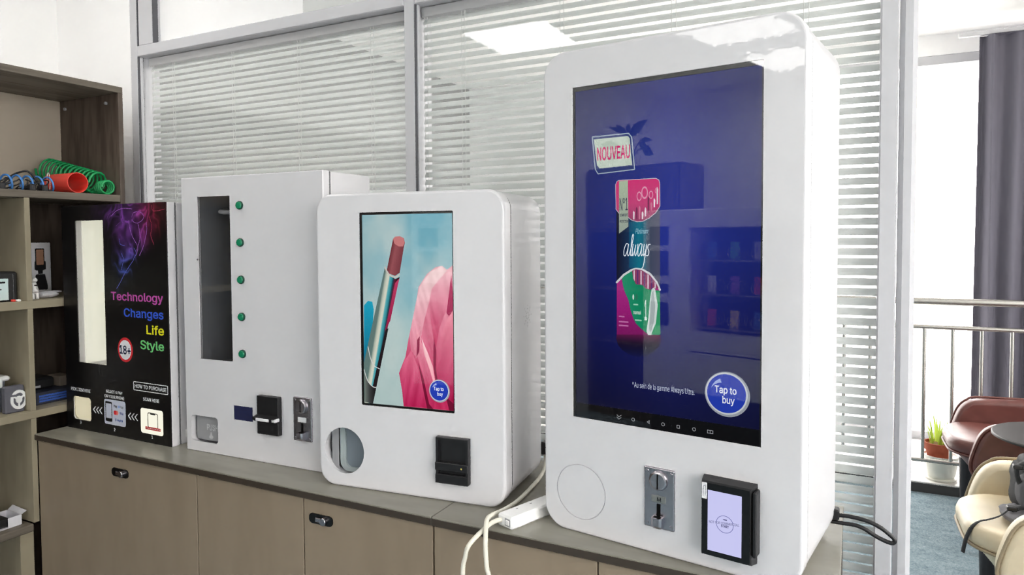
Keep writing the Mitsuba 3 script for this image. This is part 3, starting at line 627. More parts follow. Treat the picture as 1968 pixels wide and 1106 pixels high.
for z in (.7548, .6455, .5356, .426, .316):
    b = put('button', FB.w(lathe([(0, 0), (.0105, 0), (.0105, .007), (.0095, .0085), (.006, .0092), (0, .0092)], (.245, 0, z), 24, (0, -1, 0))), M_GREEN_B, B, smooth=30)
    put('bezel', FB.w(lathe([(.0105, 0), (.0125, 0), (.0125, .004), (.0105, .0048)], (.245, 0, z), 24, (0, -1, 0))), plain('dark_green', lin(14, 60, 46), .4) if 'mat_dark_green' not in scene else 'mat_dark_green', b, smooth=30)
put('push_flap', FB.prism(pushB.buffer(-.001), .020, .024), M_GREY, B)
put('push_flap_panel', FB.prism(rrect(.045, .134, .034, .110, .010), .014, .0195), plain('flap_grey', lin(150, 151, 154), .4), B)
put('lettering', FB.text('PUSH', .074, .066, u1=.120, h=.018, d=.0139), plain('flap_text', lin(190, 191, 193), .4), B)
put('hand_mark', FB.prism(unary_union([rrect(.088, .094, .045, .06, .0025), rrect(.083, .099, .04, .05, .004)]), .0135, .014), 'mat_flap_text', B)
put('display', FB.prism(sbox(.2047, .1162, .2788, .1585), -.0004, 0), gloss('lcd', lin(40, 44, 78), .05), B, label='small dark blue display')
bl = put('bill_acceptor', FB.box(.3108, .3920, -.016, 0, .0895, .2012, .0015), M_BLACK, B, label='black banknote slot')
put('mouth', FB.w(hull([(u, d, z) for u in (.317, .3935) for d, z in ((-.015, .1475), (-.034, .1425), (-.034, .1325), (-.015, .128))])), M_BLACK, bl)
put('lip', FB.box(.3245, .3745, -.0352, -.033, .1330, .1418, .001), INK_W, bl, label='white strip'); put('lip', FB.box(.3835, .3975, -.0340, -.016, .1335, .1425, .001), INK_W, bl)
put('guide', FB.w(cyl((.319, -.016, .143), (.319, -.036, .139), .0065, 12)), M_BLACK, bl)
coin_slot(FB, .4382, .0826, B, letter=False)

# ------------------------------------------------------------------ machine C: lipstick screen
FC = Frame((-1.2788, 1.3924, CT), .0973)
CW, CHt, CD = .5369, .7715, .27
C = thing('vending_machine', 'white rounded vending machine whose screen shows a lipstick and a pink rose', 'vending machine')
scrC = rrect(.1345, .4025, .2225, .7215, .004)
holeC = Point(.0792, .0962).buffer(.0608, 32)
put('front', FC.w(diff(rounded_plate(0, CW, 0, CHt, .048, 0, .041, .007), FC.lprism(scrC, -.02, .03), FC.lprism(holeC, -.02, .06), FC.lprism(holeC.buffer(.012), .002, .06))), M_WHITE, C, smooth=10)
put('body', FC.w(diff(rounded_plate(.002, CW - .002, 0, CHt - .002, .05, .047, CD, .001), cbox(.01, .17, .03, .16, .025, .175, 0))), M_WHITE_M, C, smooth=10)
put('seam_shade', FC.w(diff(rounded_plate(.0008, CW - .0008, .002, CHt - .0018, .047, .0411, .0469, .0003), FC.lprism(holeC.buffer(.012), 0, .06))), M_SEAM_SHADE, C)  # shade of the groove behind the front, painted as a grey strip
put('screen_bezel', FC.prism(scrC.difference(rrect(.1405, .3993, .2275, .7155, .001)), .0025, .006), M_BLACK_GL, C)
sc = thing if False else None
def sky_c(u, z):
    n = meshkit.fbm(np.stack([u * 9, z * 7, u * 0 + 2.2], 1), 4, 3); t = np.clip((z - .23) / .49, 0, 1)
    base = ramp(t, [(0, (165, 190, 188)), (.35, (150, 190, 192)), (.6, (120, 176, 190)), (1, (112, 170, 186))])
    pale = np.array([196, 208, 204.]); k = np.clip((n - .42) * 2.6, 0, .75)[:, None]
    left = np.clip(1 - (u - .14) / .10, 0, 1)[:, None] * .35 * np.clip(t * 1.6, 0, 1)[:, None]
    return (base * (1 - k) + pale * k) * (1 - left) + np.array([176, 190, 186.]) * left
SC = lit_poly('screen', FC, rrect(.1405, .3993, .2275, .7155, .001), .0056, sky_c, C, .012)
box_in = rrect(.1408, .399, .2278, .7152, .001)
def pic(name, pts, d, fn, rnd=0, step=.01, k=1.0):
    p = Polygon(pts).buffer(0)
    if rnd: p = p.buffer(rnd).buffer(-rnd)
    p = p.intersection(box_in); p = max(getattr(p, 'geoms', [p]), key=lambda q: q.area)
    return lit_poly(name, FC, p, d, fn if callable(fn) else (lambda u, z: np.tile(np.array(fn, float), (len(u), 1))), SC, step, k)
blob = [(0.1427, 0.4813), (0.1554, 0.4938), (0.1678, 0.4917), (0.172, 0.4725), (0.1686, 0.4336), (0.1593, 0.3845), (0.1403, 0.3296)]
pic('blue_brush', blob, .0053, lambda u, z: ramp((z - .33) / .16, [(0, (16, 110, 140)), (1, (30, 160, 190))]), .006)
rose = [(0.2569, 0.2263), (0.2531, 0.2645), (0.2444, 0.3119), (0.264, 0.3563), (0.2727, 0.3996), (0.2869, 0.4572), (0.297, 0.5), (0.3038, 0.5332), (0.328, 0.5664), (0.3517, 0.5829), (0.3698, 0.5864), (0.3826, 0.5763), (0.4016, 0.5903), (0.3995, 0.2264)]
def pink(lo, hi, z0, z1, vein=0.0, ang=.3):
    def fn(u, z):
        t = np.clip((z - z0) / (z1 - z0), 0, 1); c = ramp(t, [(0, lo), (.5, tuple((np.array(lo) + hi) / 2)), (1, hi)])
        n = meshkit.fbm(np.stack([(u + ang * z) * 120, z * 12, u * 0 + vein], 1), 3, 5)[:, None]
        return c + (n - .5) * 44
    return fn
pic('petal', rose, .0052, pink((196, 44, 92), (238, 178, 186), .26, .57, 1), .004)
P1 = [(0.297, 0.5), (0.3065, 0.5332), (0.3359, 0.5711), (0.3698, 0.5864), (0.3826, 0.574), (0.3617, 0.5529), (0.3407, 0.5292), (0.3297, 0.4869), (0.3187, 0.4489), (0.3075, 0.4013), (0.2963, 0.3533), (0.2804, 0.3715), (0.2755, 0.4093), (0.2869, 0.4572)]
P2 = [(0.3407, 0.5292), (0.3618, 0.5575), (0.3877, 0.5718), (0.4014, 0.5696), (0.4008, 0.5074), (0.3764, 0.4697), (0.3604, 0.4318), (0.3494, 0.3752), (0.3395, 0.431), (0.3323, 0.4869)]
P3 = [(0.4005, 0.4774), (0.3866, 0.4608), (0.3681, 0.4228), (0.3572, 0.3756), (0.3541, 0.3332), (0.359, 0.296), (0.3742, 0.2643), (0.3983, 0.2475)]
P4 = [(0.2972, 0.4292), (0.3075, 0.4013), (0.3229, 0.3596), (0.3435, 0.3184), (0.351, 0.2813), (0.3425, 0.2287), (0.332, 0.2326), (0.3246, 0.2794), (0.3067, 0.3302), (0.2939, 0.3722)]
P5 = [(0.2472, 0.3169), (0.2667, 0.3516), (0.2804, 0.3715), (0.2961, 0.3391), (0.3115, 0.2926), (0.3241, 0.2295), (0.2597, 0.2289), (0.2521, 0.274)]
P6 = [(.3105, .405), (.3265, .372), (.3420, .335), (.3475, .300), (.3440, .2900), (.3330, .325), (.3180, .365)]
pic('petal', P2, .0050, pink((198, 62, 102), (240, 186, 194), .40, .57, 2), .003)
pic('petal', P1, .0048, pink((222, 120, 146), (246, 214, 214), .36, .56, 3), .003)
pic('petal', P4, .0046, pink((190, 40, 90), (238, 158, 172), .23, .42, 4), .003)
pic('petal', P5, .0044, pink((182, 30, 82), (226, 112, 142), .23, .36, 5, -.2), .003)
pic('petal', P3, .0042, pink((170, 24, 74), (236, 140, 160), .25, .46, 6, -.4), .003)
pic('petal', P6, .0040, pink((236, 150, 164), (248, 206, 208), .29, .41, 7), .002)
for q in ([(0.345, 0.405), (0.352, 0.376), (0.350, 0.330), (0.356, 0.296), (0.349, .296), (0.343, 0.340)], [(.395, .565), (.4000, .50), (.399, .478), (.388, .462), (.381, .47)], [(.300, .345), (.316, .30), (.33, .24), (.342, .228), (.3245, .228), (.311, .290)], [(.2960, .3560), (.2985, .40), (.3060, .4090), (.3040, .370)], [(.3770, .262), (.3990, .246), (.3990, .228), (.3860, .228)]):
    pic('petal_gap', q, .0039, lambda u, z: ramp((z - .24) / .3, [(0, (112, 14, 48)), (1, (176, 44, 92))]), .002)
def cross(c0, c1, slope):
    return lambda u, z: ramp(np.clip((u - (.2285 + slope * (z - .56)) + .022) / .044, 0, 1), [(0, c0), (1, c1)])
tubeP = [(0.207, 0.5792), (0.2189, 0.565), (.2369, .5515), (0.2505, 0.5568), (0.213, 0.4257), (0.1654, 0.227), (.1455, .2268), (0.1387, 0.2287), (0.1403, 0.3296)]
def chrome_c(u, z):
    s = np.clip((u - (.1400 + (z - .24) * .205)) / .042, 0, 1)
    return ramp(s, [(0, (96, 120, 116)), (.10, (170, 180, 166)), (.22, (206, 210, 194)), (.34, (214, 214, 196)), (.42, (90, 170, 178)), (.58, (48, 138, 150)), (.66, (30, 70, 84)), (.78, (96, 26, 50)), (1.0, (40, 22, 28))])
pic('lipstick_tube', tubeP, .0040, chrome_c, 0, .004)
pic('tube_red_side', [(0.2366, 0.5414), (0.2493, 0.5535), (0.2216, 0.4453), (0.2046, 0.4157)], .0038, lambda u, z: ramp((z - .42) / .13, [(0, (150, 30, 70)), (1, (190, 60, 100))]))
pic('tube_dark_side', [(0.2074, 0.4206), (0.2158, 0.4258), (0.1671, 0.2271), (0.1540, 0.2285), (0.1650, 0.2650), (0.1800, 0.322)], .0037, (34, 26, 30))
pic('tube_foot', [(.1420, .2300), (.1672, .2275), (.1765, .2700), (.1640, .2735), (.1530, .2850), (.1425, .3050)], .0036, lambda u, z: ramp((u - .14) / .035, [(0, (120, 132, 124)), (.5, (60, 62, 62)), (1, (26, 24, 26))]))
for rg in ([(0.1547, 0.3745), (0.1616, 0.3456), (0.1725, 0.3267), (0.1881, 0.3194)], [(0.1412, 0.3149), (0.1521, 0.2863), (0.1661, 0.2726), (0.1773, 0.27)]):
    pic('tube_ring', np.array(LineString(spline(rg)).buffer(.0011).exterior.coords), .0034, (214, 216, 214))
bullet = [(0.2327, 0.6531), (0.2491, 0.6601), (0.2637, 0.6553), (0.2667, 0.6435), (0.2634, 0.6317), (0.2506, 0.5677), (0.2369, 0.5595), (0.2205, 0.565), (0.2135, 0.5745)]
pic('lipstick_bullet', bullet, .0036, lambda u, z: ramp(np.clip((u - (.2135 + (z - .5745) * .24)) / .042, 0, 1), [(0, (108, 50, 56)), (.3, (152, 82, 88)), (1, (114, 54, 62))]), 0, .006)
pic('lipstick_tip', [(0.2327, 0.6531), (0.2383, 0.6588), (0.2518, 0.6601), (0.2637, 0.6553), (0.2662, 0.6435), (0.2612, 0.6341), (0.2488, 0.6341), (0.2364, 0.6413)], .0034, (200, 124, 124), .003)
pic('tube_collar', np.array(LineString(spline([(.2083, .5815), (.2120, .5735), (.2190, .5640), (.2285, .5577), (.2375, .5562), (.2450, .5590), (.2497, .5632)])).buffer(.0017).exterior.coords), .0032, (206, 196, 186))
def buy_button(fr, u, z, r, d, parent, k=1.0):
    b = lit('tap_button', fr.prism(Point(u, z).buffer(r, 32), d - .0002, d), (158, 164, 172), parent, k, label='round blue Tap to buy button')
    lit('button_rim', fr.prism(Point(u - r * .03, z + r * .03).buffer(r * .93, 32), d - .0004, d - .0002), (206, 210, 218), b, k)
    lit('button_face', fr.prism(Point(u - r * .03, z + r * .03).buffer(r * .86, 32), d - .0006, d - .0004), (36, 62, 178), b, k)
    a0 = [(u + r * .74 * math.cos(a), z + r * .74 * math.sin(a)) for a in np.linspace(2.0, 2.85, 10)]; a1 = [(u + r * (.74 - .17 * (1 - (2.85 - a) / -.85 if False else (2.85 - a) / .85)) * math.cos(a), z + r * (.74 - .2 * (2.85 - a) / .85) * math.sin(a)) for a in np.linspace(2.85, 2.0, 10)]
    lit('button_glint', fr.prism(Polygon(a0 + a1).buffer(0), d - .0008, d - .0006), (168, 184, 236), b, k)
    lit('lettering', fr.text('Tap to', u - r * .55, z + r * .04, u1=u + r * .42, h=r * .30, d=d - .0007, thick=.0002), (240, 244, 255), b, k)
    lit('lettering', fr.text('buy', u - r * .20, z - r * .40, u1=u + r * .34, h=r * .30, d=d - .0007, thick=.0002), (240, 244, 255), b, k)
buy_button(FC, .3595, .2747, .0288, .0038, SC)
put('screen_glass', FC.w(tm([[.1348, .0012, .2228], [.4022, .0012, .2228], [.4022, .0012, .7212], [.1348, .0012, .7212]], [[0, 1, 2], [0, 2, 3]])), M_GLASS, C)
put('chute', FC.box(.012, .168, .150, .158, .028, .172, .001), plain('chute_grey', lin(132, 140, 146), .4), C)
put('chute_flap', FC.prism(rrect(.052, .165, .036, .17, .022), .036, .040), plain('flap_blue_grey', lin(116, 126, 134), .3), C, label='grey flap inside the round opening')
put('chute_flap_rim', FC.prism(rrect(.046, .167, .030, .173, .026).difference(rrect(.062, .167, .042, .173, .02)), .030, .0355), plain('flap_rim', lin(166, 176, 176), .35), C)
put('chute_side', FC.box(.0205, .0425, .028, .030, .03, .17, .001), M_GREY, C)
bc = put('bill_acceptor', FC.w(diff(cbox(.3562, .4452, -.015, 0, .0512, .1650, .0015), cbox(.3635, .4378, -.03, -.006, .104, .1585, 0), cbox(.3635, .4378, -.03, -.008, .0745, .0825, 0))), M_BLACK, C, label='black banknote reader')
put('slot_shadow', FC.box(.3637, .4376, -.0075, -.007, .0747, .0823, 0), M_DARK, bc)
put('bar', FC.box(.3562, .4452, -.0195, -.0155, .083, .1035, .0015), M_BLACK, bc); put('bar', FC.box(.3562, .4452, -.0175, -.0155, .0512, .0735, .0012), M_BLACK, bc)
put('status_light', FC.w(lathe([(0, 0), (.0022, 0), (.0015, .0012), (0, .0014)], (.428, -.0195, .0932), 10, (0, -1, 0))), plain('amber', lin(196, 178, 96), .3), bc)
holes = []
for a in range(8):
    for q, rr in ((1, .006), (2, .012), (3, .018)):
        holes.append(lathe([(0, 0), (.0011, 0), (.0011, .0004), (0, .0004)], (CW - .0021, .165 + 1.6 * rr * math.cos(a * math.pi / 4) , .452 + 1.5 * rr * math.sin(a * math.pi / 4)), 8, (1, 0, 0)))
put('speaker_holes', FC.w(cat_(*holes)), plain('hole_grey', lin(120, 122, 122), .7), C, kind='stuff')

# ------------------------------------------------------------------ machine D: the tallest, blue screen
FD = Frame((-.6299, 1.4159, CT), -.1499)
DW, DH, DD = .5566, 1.0606, .308
D = thing('vending_machine', 'tallest white vending machine with a large dark blue touch screen', 'vending machine')
scrD = sbox(.0749, .2583, .4801, .9788); cirD = (.0942, .0932)
ringD = Point(*cirD).buffer(.0612, 40).difference(Point(*cirD).buffer(.0592, 40))
put('front', FD.w(diff(rounded_plate(0, DW, 0, DH, .054, 0, .033, .006), FD.lprism(scrD, -.02, .02), FD.lprism(ringD, -.01, .0025))), M_WHITE_D, D, smooth=10)
put('body', FD.w(rounded_plate(.002, DW - .002, 0, DH - .002, .054, .039, DD, .001)), M_WHITE_M, D, smooth=10)
put('seam_shade', FD.w(rounded_plate(.0008, DW - .0008, .002, DH - .0018, .053, .0331, .0389, .0003)), M_GREY, D)  # grey strip in place of the shaded groove behind the front
inD = sbox(.0792, .2585, .4762, .9705)
put('screen_bezel', FD.prism(scrD.difference(inD), .0025, .008), M_BLACK_GL, D)
def blue_c(u, z):
    t = (z - .26) / .71; c = ramp(t, [(0, (11, 13, 48)), (.25, (18, 23, 84)), (.55, (30, 42, 124)), (.8, (34, 46, 120)), (1, (28, 36, 104))])
    e = np.clip(1 - np.abs(u - .30) / .25, 0, 1)[:, None]
    return c * (.80 + .34 * e)
SD = lit_poly('screen', FD, sbox(.0792, .2890, .4762, .9705), .0076, blue_c, D, .03)
lit('navigation_bar', FD.prism(sbox(.0792, .2585, .4762, .2889), .0075, .0077), (9, 9, 12), D)
def dpic(name, poly, d, c, k=1.0):
    return lit(name, FD.prism(poly, d - .0002, d), c, SD, k)
def dgrad(name, pts, d, fn, step=.012): return lit_poly(name, FD, Polygon(pts).buffer(0) if not hasattr(pts, 'area') else pts, d, fn, SD, step)
# NOUVEAU sticker
nou = Polygon([(.1209, .8691), (.2055, .8692), (.2124, .8609), (.2189, .7944), (.1346, .7902), (.1282, .8001)]).buffer(.002).buffer(-.0005)
dpic('badge', nou, .0070, (160, 176, 190)); dpic('badge_band', nou.buffer(-.0022), .0068, (44, 58, 112)); 
face = Polygon([(.1245, .8640), (.2045, .8640), (.2085, .8590), (.2140, .8035), (.1385, .8010), (.1320, .8085)])
dpic('badge_face', face, .0066, (186, 200, 186))
lit('lettering', FD.text('NOUVEAU', .1325, .8185, u1=.2095, h=.0262, d=.0065, thick=.0002, rot=.01), (206, 40, 112), SD)
# product pack
topP = [(0.1765, 0.7642), (0.1798, 0.7709), (0.1842, 0.7726), (0.2662, 0.7724), (0.2723, 0.7690), (0.2745, 0.7612), (0.2748, 0.7166), (0.2663, 0.7045), (0.252, 0.6934), (0.2375, 0.687), (0.2249, 0.6863), (0.2122, 0.6904), (0.2047, 0.6964), (0.1842, 0.7048), (0.1776, 0.7129)]
pk = Polygon([(.1776, .7642), (.1842, .7726), (.2700, .7722), (.2748, .765), (.2760, .5463), (.2771, .4543), (.1787, .4468), (.1776, .72)])
dgrad('pack_body', pk, .0072, lambda u, z: ramp(np.clip((u - .18) / .09, 0, 1), [(0, (20, 24, 48)), (.3, (22, 50, 84)), (.55, (16, 92, 118)), (.8, (60, 70, 92)), (1, (74, 76, 100))]))
dgrad('pack_teal', sbox(.2068, .5895, .2450, .6857), .0070, lambda u, z: ramp(np.clip((u - .2068) / .038, 0, 1), [(0, (18, 74, 108)), (.6, (14, 112, 134)), (1, (30, 92, 116))]))
dpic('pack_rim', Polygon(topP).buffer(.0014), .0070, (196, 186, 200))
dgrad('pack_top', topP, .0067, lambda u, z: ramp(np.clip((z - .69) / .08, 0, 1), [(0, (150, 66, 104)), (.4, (196, 66, 120)), (1, (206, 52, 116))]))
Rn = np.random.default_rng(11)
for k in range(9):
    u = .2165 + .0065 * k; h = .012 + .02 * Rn.random(); z0 = .6905 + .012 * max(0, (k - 3)) * .5
    pl = Polygon([(u, z0), (u + .0028, z0), (u + .0034, z0 + h), (u + .001, z0 + h + .004), (u - .0004, z0 + h)])
    dpic('pack_figure', pl.intersection(Polygon(topP)), .0065, [(226, 206, 216), (120, 44, 84), (206, 120, 150), (238, 226, 232)][k % 4])
for u, z, r in ((.2300, .7380, .010), (.2420, .7450, .013), (.2560, .7400, .0085), (.2680, .7480, .006)):
    dpic('pack_swirl', affinity.scale(Point(u, z).buffer(r).difference(Point(u, z).buffer(r * .72)), .55, 1), .0065, (224, 150, 178))
dgrad('pack_side_strip', [(.1842, .7716), (.2046, .7721), (.2056, .6759), (.1842, .6614)], .0063, lambda u, z: ramp(np.clip((z - .66) / .11, 0, 1), [(0, (150, 162, 152)), (1, (170, 186, 160))]))
lit('lettering', FD.text('N°1', .1856, .7100, u1=.2042, h=.026, d=.0062, thick=.0002, bold=False), (40, 46, 72), SD)
for z in (.6975, .6845): lit('lettering', FD.text('COMFORT' if z > .69 else 'PROTECTION', .1858, z, u1=.2044, h=.0052, d=.0062, thick=.0002), (40, 46, 72), SD)
def script(strokes, u0, z0, su, sz, w, name, c, slant=.12):
    for s in strokes:
        q = [(u0 + (x + slant * y) * su, z0 + y * sz) for x, y in s]
        dpic(name, LineString(spline(q, 6)).buffer(w), .0061, c)
ALW = [[(.9, 2.0), (.45, 2.1), (.05, 1.2), (.1, .2), (.45, .05), (.8, .9), (.95, 2.0), (.9, .6), (1.05, .05), (1.3, .2)],
       [(1.3, .2), (1.75, 2.0), (1.9, 3.4), (1.75, 3.7), (1.6, 3.0), (1.6, .6), (1.75, .05), (2.0, .3)],
       [(2.0, 2.0), (1.95, .8), (2.15, .05), (2.45, .9), (2.6, 1.9), (2.55, .7), (2.75, .05), (3.05, .9), (3.1, 2.0)],
       [(4.0, 2.0), (3.6, 2.1), (3.25, 1.2), (3.3, .2), (3.6, .05), (3.9, .9), (4.05, 2.0), (4.0, .6), (4.15, .05), (4.4, .4)],
       [(4.5, 2.0), (4.45, .8), (4.65, .1), (4.95, .9), (5.1, 2.0), (4.95, 0), (4.75, -1.6), (4.4, -2.2)],
       [(5.85, 2.0), (5.45, 1.9), (5.4, 1.3), (5.7, .8), (5.6, .15), (5.2, .1)]]
script(ALW, .1945, .6145, .0099, .0122, .00085, 'script_letter', (232, 238, 246))
lit('lettering', FD.text('Platinum', .2215, .6610, u1=.2490, h=.0105, d=.0061, thick=.0002, bold=False, slant=.2), (150, 196, 214), SD)
botP = [(0.1787, 0.5584), (0.1951, 0.5747), (0.2123, 0.585), (0.2229, 0.5881), (0.2376, 0.5865), (0.2543, 0.5782), (0.2687, 0.5613), (0.2758, 0.5463), (0.2771, 0.4543), (0.1787, 0.4468)]
dpic('pack_rim', LineString(botP[:8]).buffer(.0022), .0067, (206, 208, 212))
dgrad('pack_bottom', botP, .0068, lambda u, z: ramp(np.clip((z - .45) / .1, 0, 1), [(0, (120, 20, 92)), (.5, (152, 28, 116)), (1, (166, 44, 128))]))
GRN = [(0.1907, 0.5667), (0.2037, 0.5809), (0.2144, 0.5841), (0.2165, 0.5675), (0.2229, 0.5559), (0.2377, 0.5545), (0.246, 0.547), (0.2584, 0.5456), (0.2758, 0.5443), (0.2771, 0.4543), (0.2586, 0.4529), (0.2462, 0.4558), (0.2336, 0.4647), (0.223, 0.4737), (0.2166, 0.4851), (0.2102, 0.5024), (0.2059, 0.5219), (0.1972, 0.5393), (0.1929, 0.553)]
dgrad('pack_green', GRN, .0066, lambda u, z: ramp(np.clip((u - .2) / .07, 0, 1), [(0, (34, 140, 104)), (.5, (10, 130, 92)), (1, (48, 150, 100))]))
stp = Polygon([(0.2144, 0.5841), (0.2229, 0.5872), (0.2376, 0.5846), (0.2543, 0.5753), (0.2666, 0.5612), (0.2728, 0.55), (0.2584, 0.5456), (0.246, 0.547), (0.2377, 0.5545), (0.2229, 0.5559), (0.2165, 0.5675)])
dpic('pack_figure', stp, .0064, (140, 62, 100))
for k in range(7):
    q = sbox(.2175 + .0078 * k, .53, .2205 + .0078 * k, .59).intersection(stp.buffer(-.001))
    if not q.is_empty: dpic('pack_figure', q, .0062, [(214, 190, 204), (92, 50, 110)][k % 2])
pad = Polygon([(0.2584, 0.5475), (0.2646, 0.5506), (0.2687, 0.5268), (0.2708, 0.5154), (0.2668, 0.4767), (0.2627, 0.4687), (0.2566, 0.4528), (0.2503, 0.4523), (0.2472, 0.4598), (0.2513, 0.4873), (0.2544, 0.5223)]).buffer(.002).buffer(-.0015)
dpic('pack_pad', pad, .0064, (206, 218, 214)); dpic('pack_pad_middle', affinity.scale(pad, .55, .84), .0062, (164, 176, 176))
lit('lettering', FD.text('1', .2425, .4830, h=.040, d=.0062, u1=.2475, thick=.0002), (220, 236, 228), SD)
lit('lettering', FD.text('normal', .2175, .4935, u1=.2345, h=.0075, d=.0062, thick=.0002), (206, 226, 216), SD)
dpic('pack_drop', affinity.scale(Point(.2170, .5290).buffer(.0032), .5, 1.8), .0062, (220, 236, 228)); dpic('pack_drop', affinity.scale(Point(.2245, .5290).buffer(.004), .7, 1.7), .0062, (40, 116, 90))
for z, u0, u1 in ((.474, .184, .206), (.485, .184, .197), (.466, .184, .206), (.4795, .221, .236), (.512, .2175, .228)): dpic('pack_line', sbox(u0, z, u1, z + .003), .0062, (190, 110, 166) if u0 < .2 else (150, 206, 180))
dgrad('pack_shadow', Polygon([(0.1787, 0.4475), (0.2771, 0.4545), (0.2778, 0.440), (0.2740, .4300), (0.2640, 0.4190), (0.2480, 0.4090), (0.2300, 0.4040), (0.2100, 0.4060), (0.1920, 0.4150), (0.1820, 0.4250), (0.1776, 0.4380)]).buffer(.003).buffer(-.003), .0066, lambda u, z: ramp(np.clip((z - .405) / .045, 0, 1), [(0, (17, 20, 70)), (.25, (14, 15, 52)), (.6, (24, 12, 40)), (1, (92, 22, 70))]), .008)
lit('lettering', FD.text('*Au sein de la gamme Always Ultra.', .2150, .3395, u1=.3490, h=.0112, d=.0066, thick=.0002, bold=False), (196, 204, 226), SD)
buy_button(FD, .4138, .3490, .0438, .0070, SD, .9)
icn = [((.1835, .2705), 'v'), ((.2165, .2705), 'o'), ((.2503, .2705), '<'), ((.2829, .2705), 'o'), ((.3154, .2705), 's'), ((.3483, .2705), 'o'), ((.3809, .2705), 'r')]
for (u, z), s_ in icn:
    p = {'v': unary_union([LineString([(u - .005, z + .004 + q), (u, z + q), (u + .005, z + .004 + q)]).buffer(.0006) for q in (-.004, .001)]), 'o': Point(u, z).buffer(.0038).difference(Point(u, z).buffer(.0026)),
         '<': Polygon([(u - .0035, z), (u + .003, z + .004), (u + .003, z - .004)]).difference(Polygon([(u - .0015, z), (u + .0018, z + .002), (u + .0018, z - .002)])), 's': sbox(u - .0033, z - .0035, u + .0033, z + .0035).difference(sbox(u - .0021, z - .0023, u + .0021, z + .0023)),
         'r': sbox(u - .006, z - .0035, u + .006, z + .0035).difference(sbox(u - .0048, z - .0023, u - .0005, z + .0023)).difference(sbox(u + .0005, z - .0023, u + .0048, z + .0023))}[s_]
    lit('icon', FD.prism(p, .0072, .0075), (150, 152, 156), D)
put('screen_glass', FD.w(tm([[.0752, .0014, .2586], [.4798, .0014, .2586], [.4798, .0014, .9785], [.0752, .0014, .9785]], [[0, 1, 2], [0, 2, 3]])), M_GLASS_T, D)
coin_slot(FD, .2468, .0568, D)
tb = put('payment_tablet', FD.w(hull([(u, d, z) for d, i in ((-.028, .0025), (-.0245, 0), (0, -.004)) for u in (.3758 + i, .4710 - i) for z in (.0395 + i, .1840 - i)])), M_BLACK, D, label='black payment tablet with a lit screen')
put('tablet_glass', FD.prism(rrect(.3775, .4690, .0415, .1815, .005), -.0288, -.028), M_BLACK_GL, tb)
lit('tablet_screen', FD.prism(sbox(.3893, .0515, .4540, .1685), -.0292, -.0288), (204, 204, 246), tb, .95)
lit('start_circle', FD.prism(Point(.4225, .1085).buffer(.0165, 24).difference(Point(.4225, .1085).buffer(.0157, 24)), -.0295, -.0292), (90, 92, 150), tb)
lit('lettering', FD.text('START', .4155, .1025, u1=.4300, h=.0044, d=-.0292), (40, 40, 90), tb)
lit('lettering', FD.text('NOT FOR COMMERCIAL', .3925, .1050, u1=.4500, h=.0046, d=-.0292, rot=.10, bold=False), (110, 112, 150), tb)
lit('start_dash', FD.prism(sbox(.4195, .1165, .4265, .1180), -.0295, -.0292), (40, 40, 90), tb)
put('sticker', FD.prism(rrect(.3778, .3880, .1500, .1815, .001), -.0293, -.0288), INK_W, tb); put('sticker_mark', FD.prism(LineString([(.3808, .155), (.3808, .174), (.3850, .177), (.3850, .157)]).buffer(.0005), -.0296, -.0293), ink('grey', (150, 150, 156)), tb)
put('card_reader', FD.box(.4725, .4800, -.027, 0, .0560, .1790, .002), M_BLACK, tb); put('reader_slot', FD.box(.4700, .4724, -.026, -.004, .060, .172, 0), M_DARK, tb)

# ------------------------------------------------------------------ power strip, cables
ps = thing('power_strip', 'white power strip lying on the worktop beside the tallest machine', 'power strip')
a0, a1 = np.array([-.701, 1.3525]), np.array([-.645, 1.509]); dv = (a1 - a0) / np.linalg.norm(a1 - a0)
FP = Frame((a0[0], a0[1], CT), math.atan2(dv[1], dv[0]))       # u along the strip
put('case', FP.w(cbox(0, .158, -.0235, .0235, 0, .029, .004)), M_STRIP, ps, smooth=30)
put('switch_recess', FP.box(-.0008, .002, -.0185, -.002, .007, .024, .0003), M_GREY, ps); put('switch', FP.box(-.0025, .001, -.016, -.0045, .010, .021, .001), M_STRIP, ps)
for u in (.045, .09): put('vent_mark', FP.box(u, u + .005, .006, .010, .0288, .0292, 0), M_GREY, ps)
put('cord', tube([FP.pt(.001, .012, .015), FP.pt(-.016, .013, .017), (-.727, 1.316, CT + .012), (-.744, 1.27, CT - .012), (-.756, 1.27, CT - .045), (-.762, 1.27, CT - .09), (-.765, 1.272, CT - .3), (-.765, 1.275, .02)], .0052, 10), M_CABLE_W, ps, smooth=50, label='white cord hanging over the cabinet front')
t = thing('white_cable', 'white cable running from behind the lipstick machine over the worktop edge', 'cable')
put('cord', tube([(-.800, 1.79, CT + .065), (-.772, 1.742, CT + .035), (-.755, 1.68, CT + .014), (-.748, 1.60, CT + .006), (-.739, 1.50, CT + .006), (-.741, 1.43, CT + .008), (-.738, 1.36, CT + .020), (-.728, 1.318, CT + .024), (-.716, 1.292, CT + .002), (-.711, 1.282, CT - .022), (-.707, 1.28, CT - .06), (-.700, 1.28, CT - .1), (-.690, 1.285, CT - .3), (-.69, 1.29, .02)], .0052, 10), M_CABLE_W, t, smooth=50)
t = thing('power_plug', 'black plug and cable behind the lipstick machine', 'plug')
put('plug_body', cyl((-.78, 1.735, CT + .065), (-.775, 1.765, CT + .062), .018, 16), M_BLACK, t, smooth=30)
for k in range(3): put('cord', tube([(-.775, 1.76, CT + .06), (-.76, 1.775, CT + .04 - .012 * k), (-.745, 1.77, CT + .02), (-.73 + .02 * k, 1.76, CT + .007), (-.70, 1.75, CT + .006 + .006 * k)], .005, 8), M_BLACK, t, smooth=50)
t = thing('looped_cable', 'black cable looping out behind the tallest machine in front of the blind', 'cable')
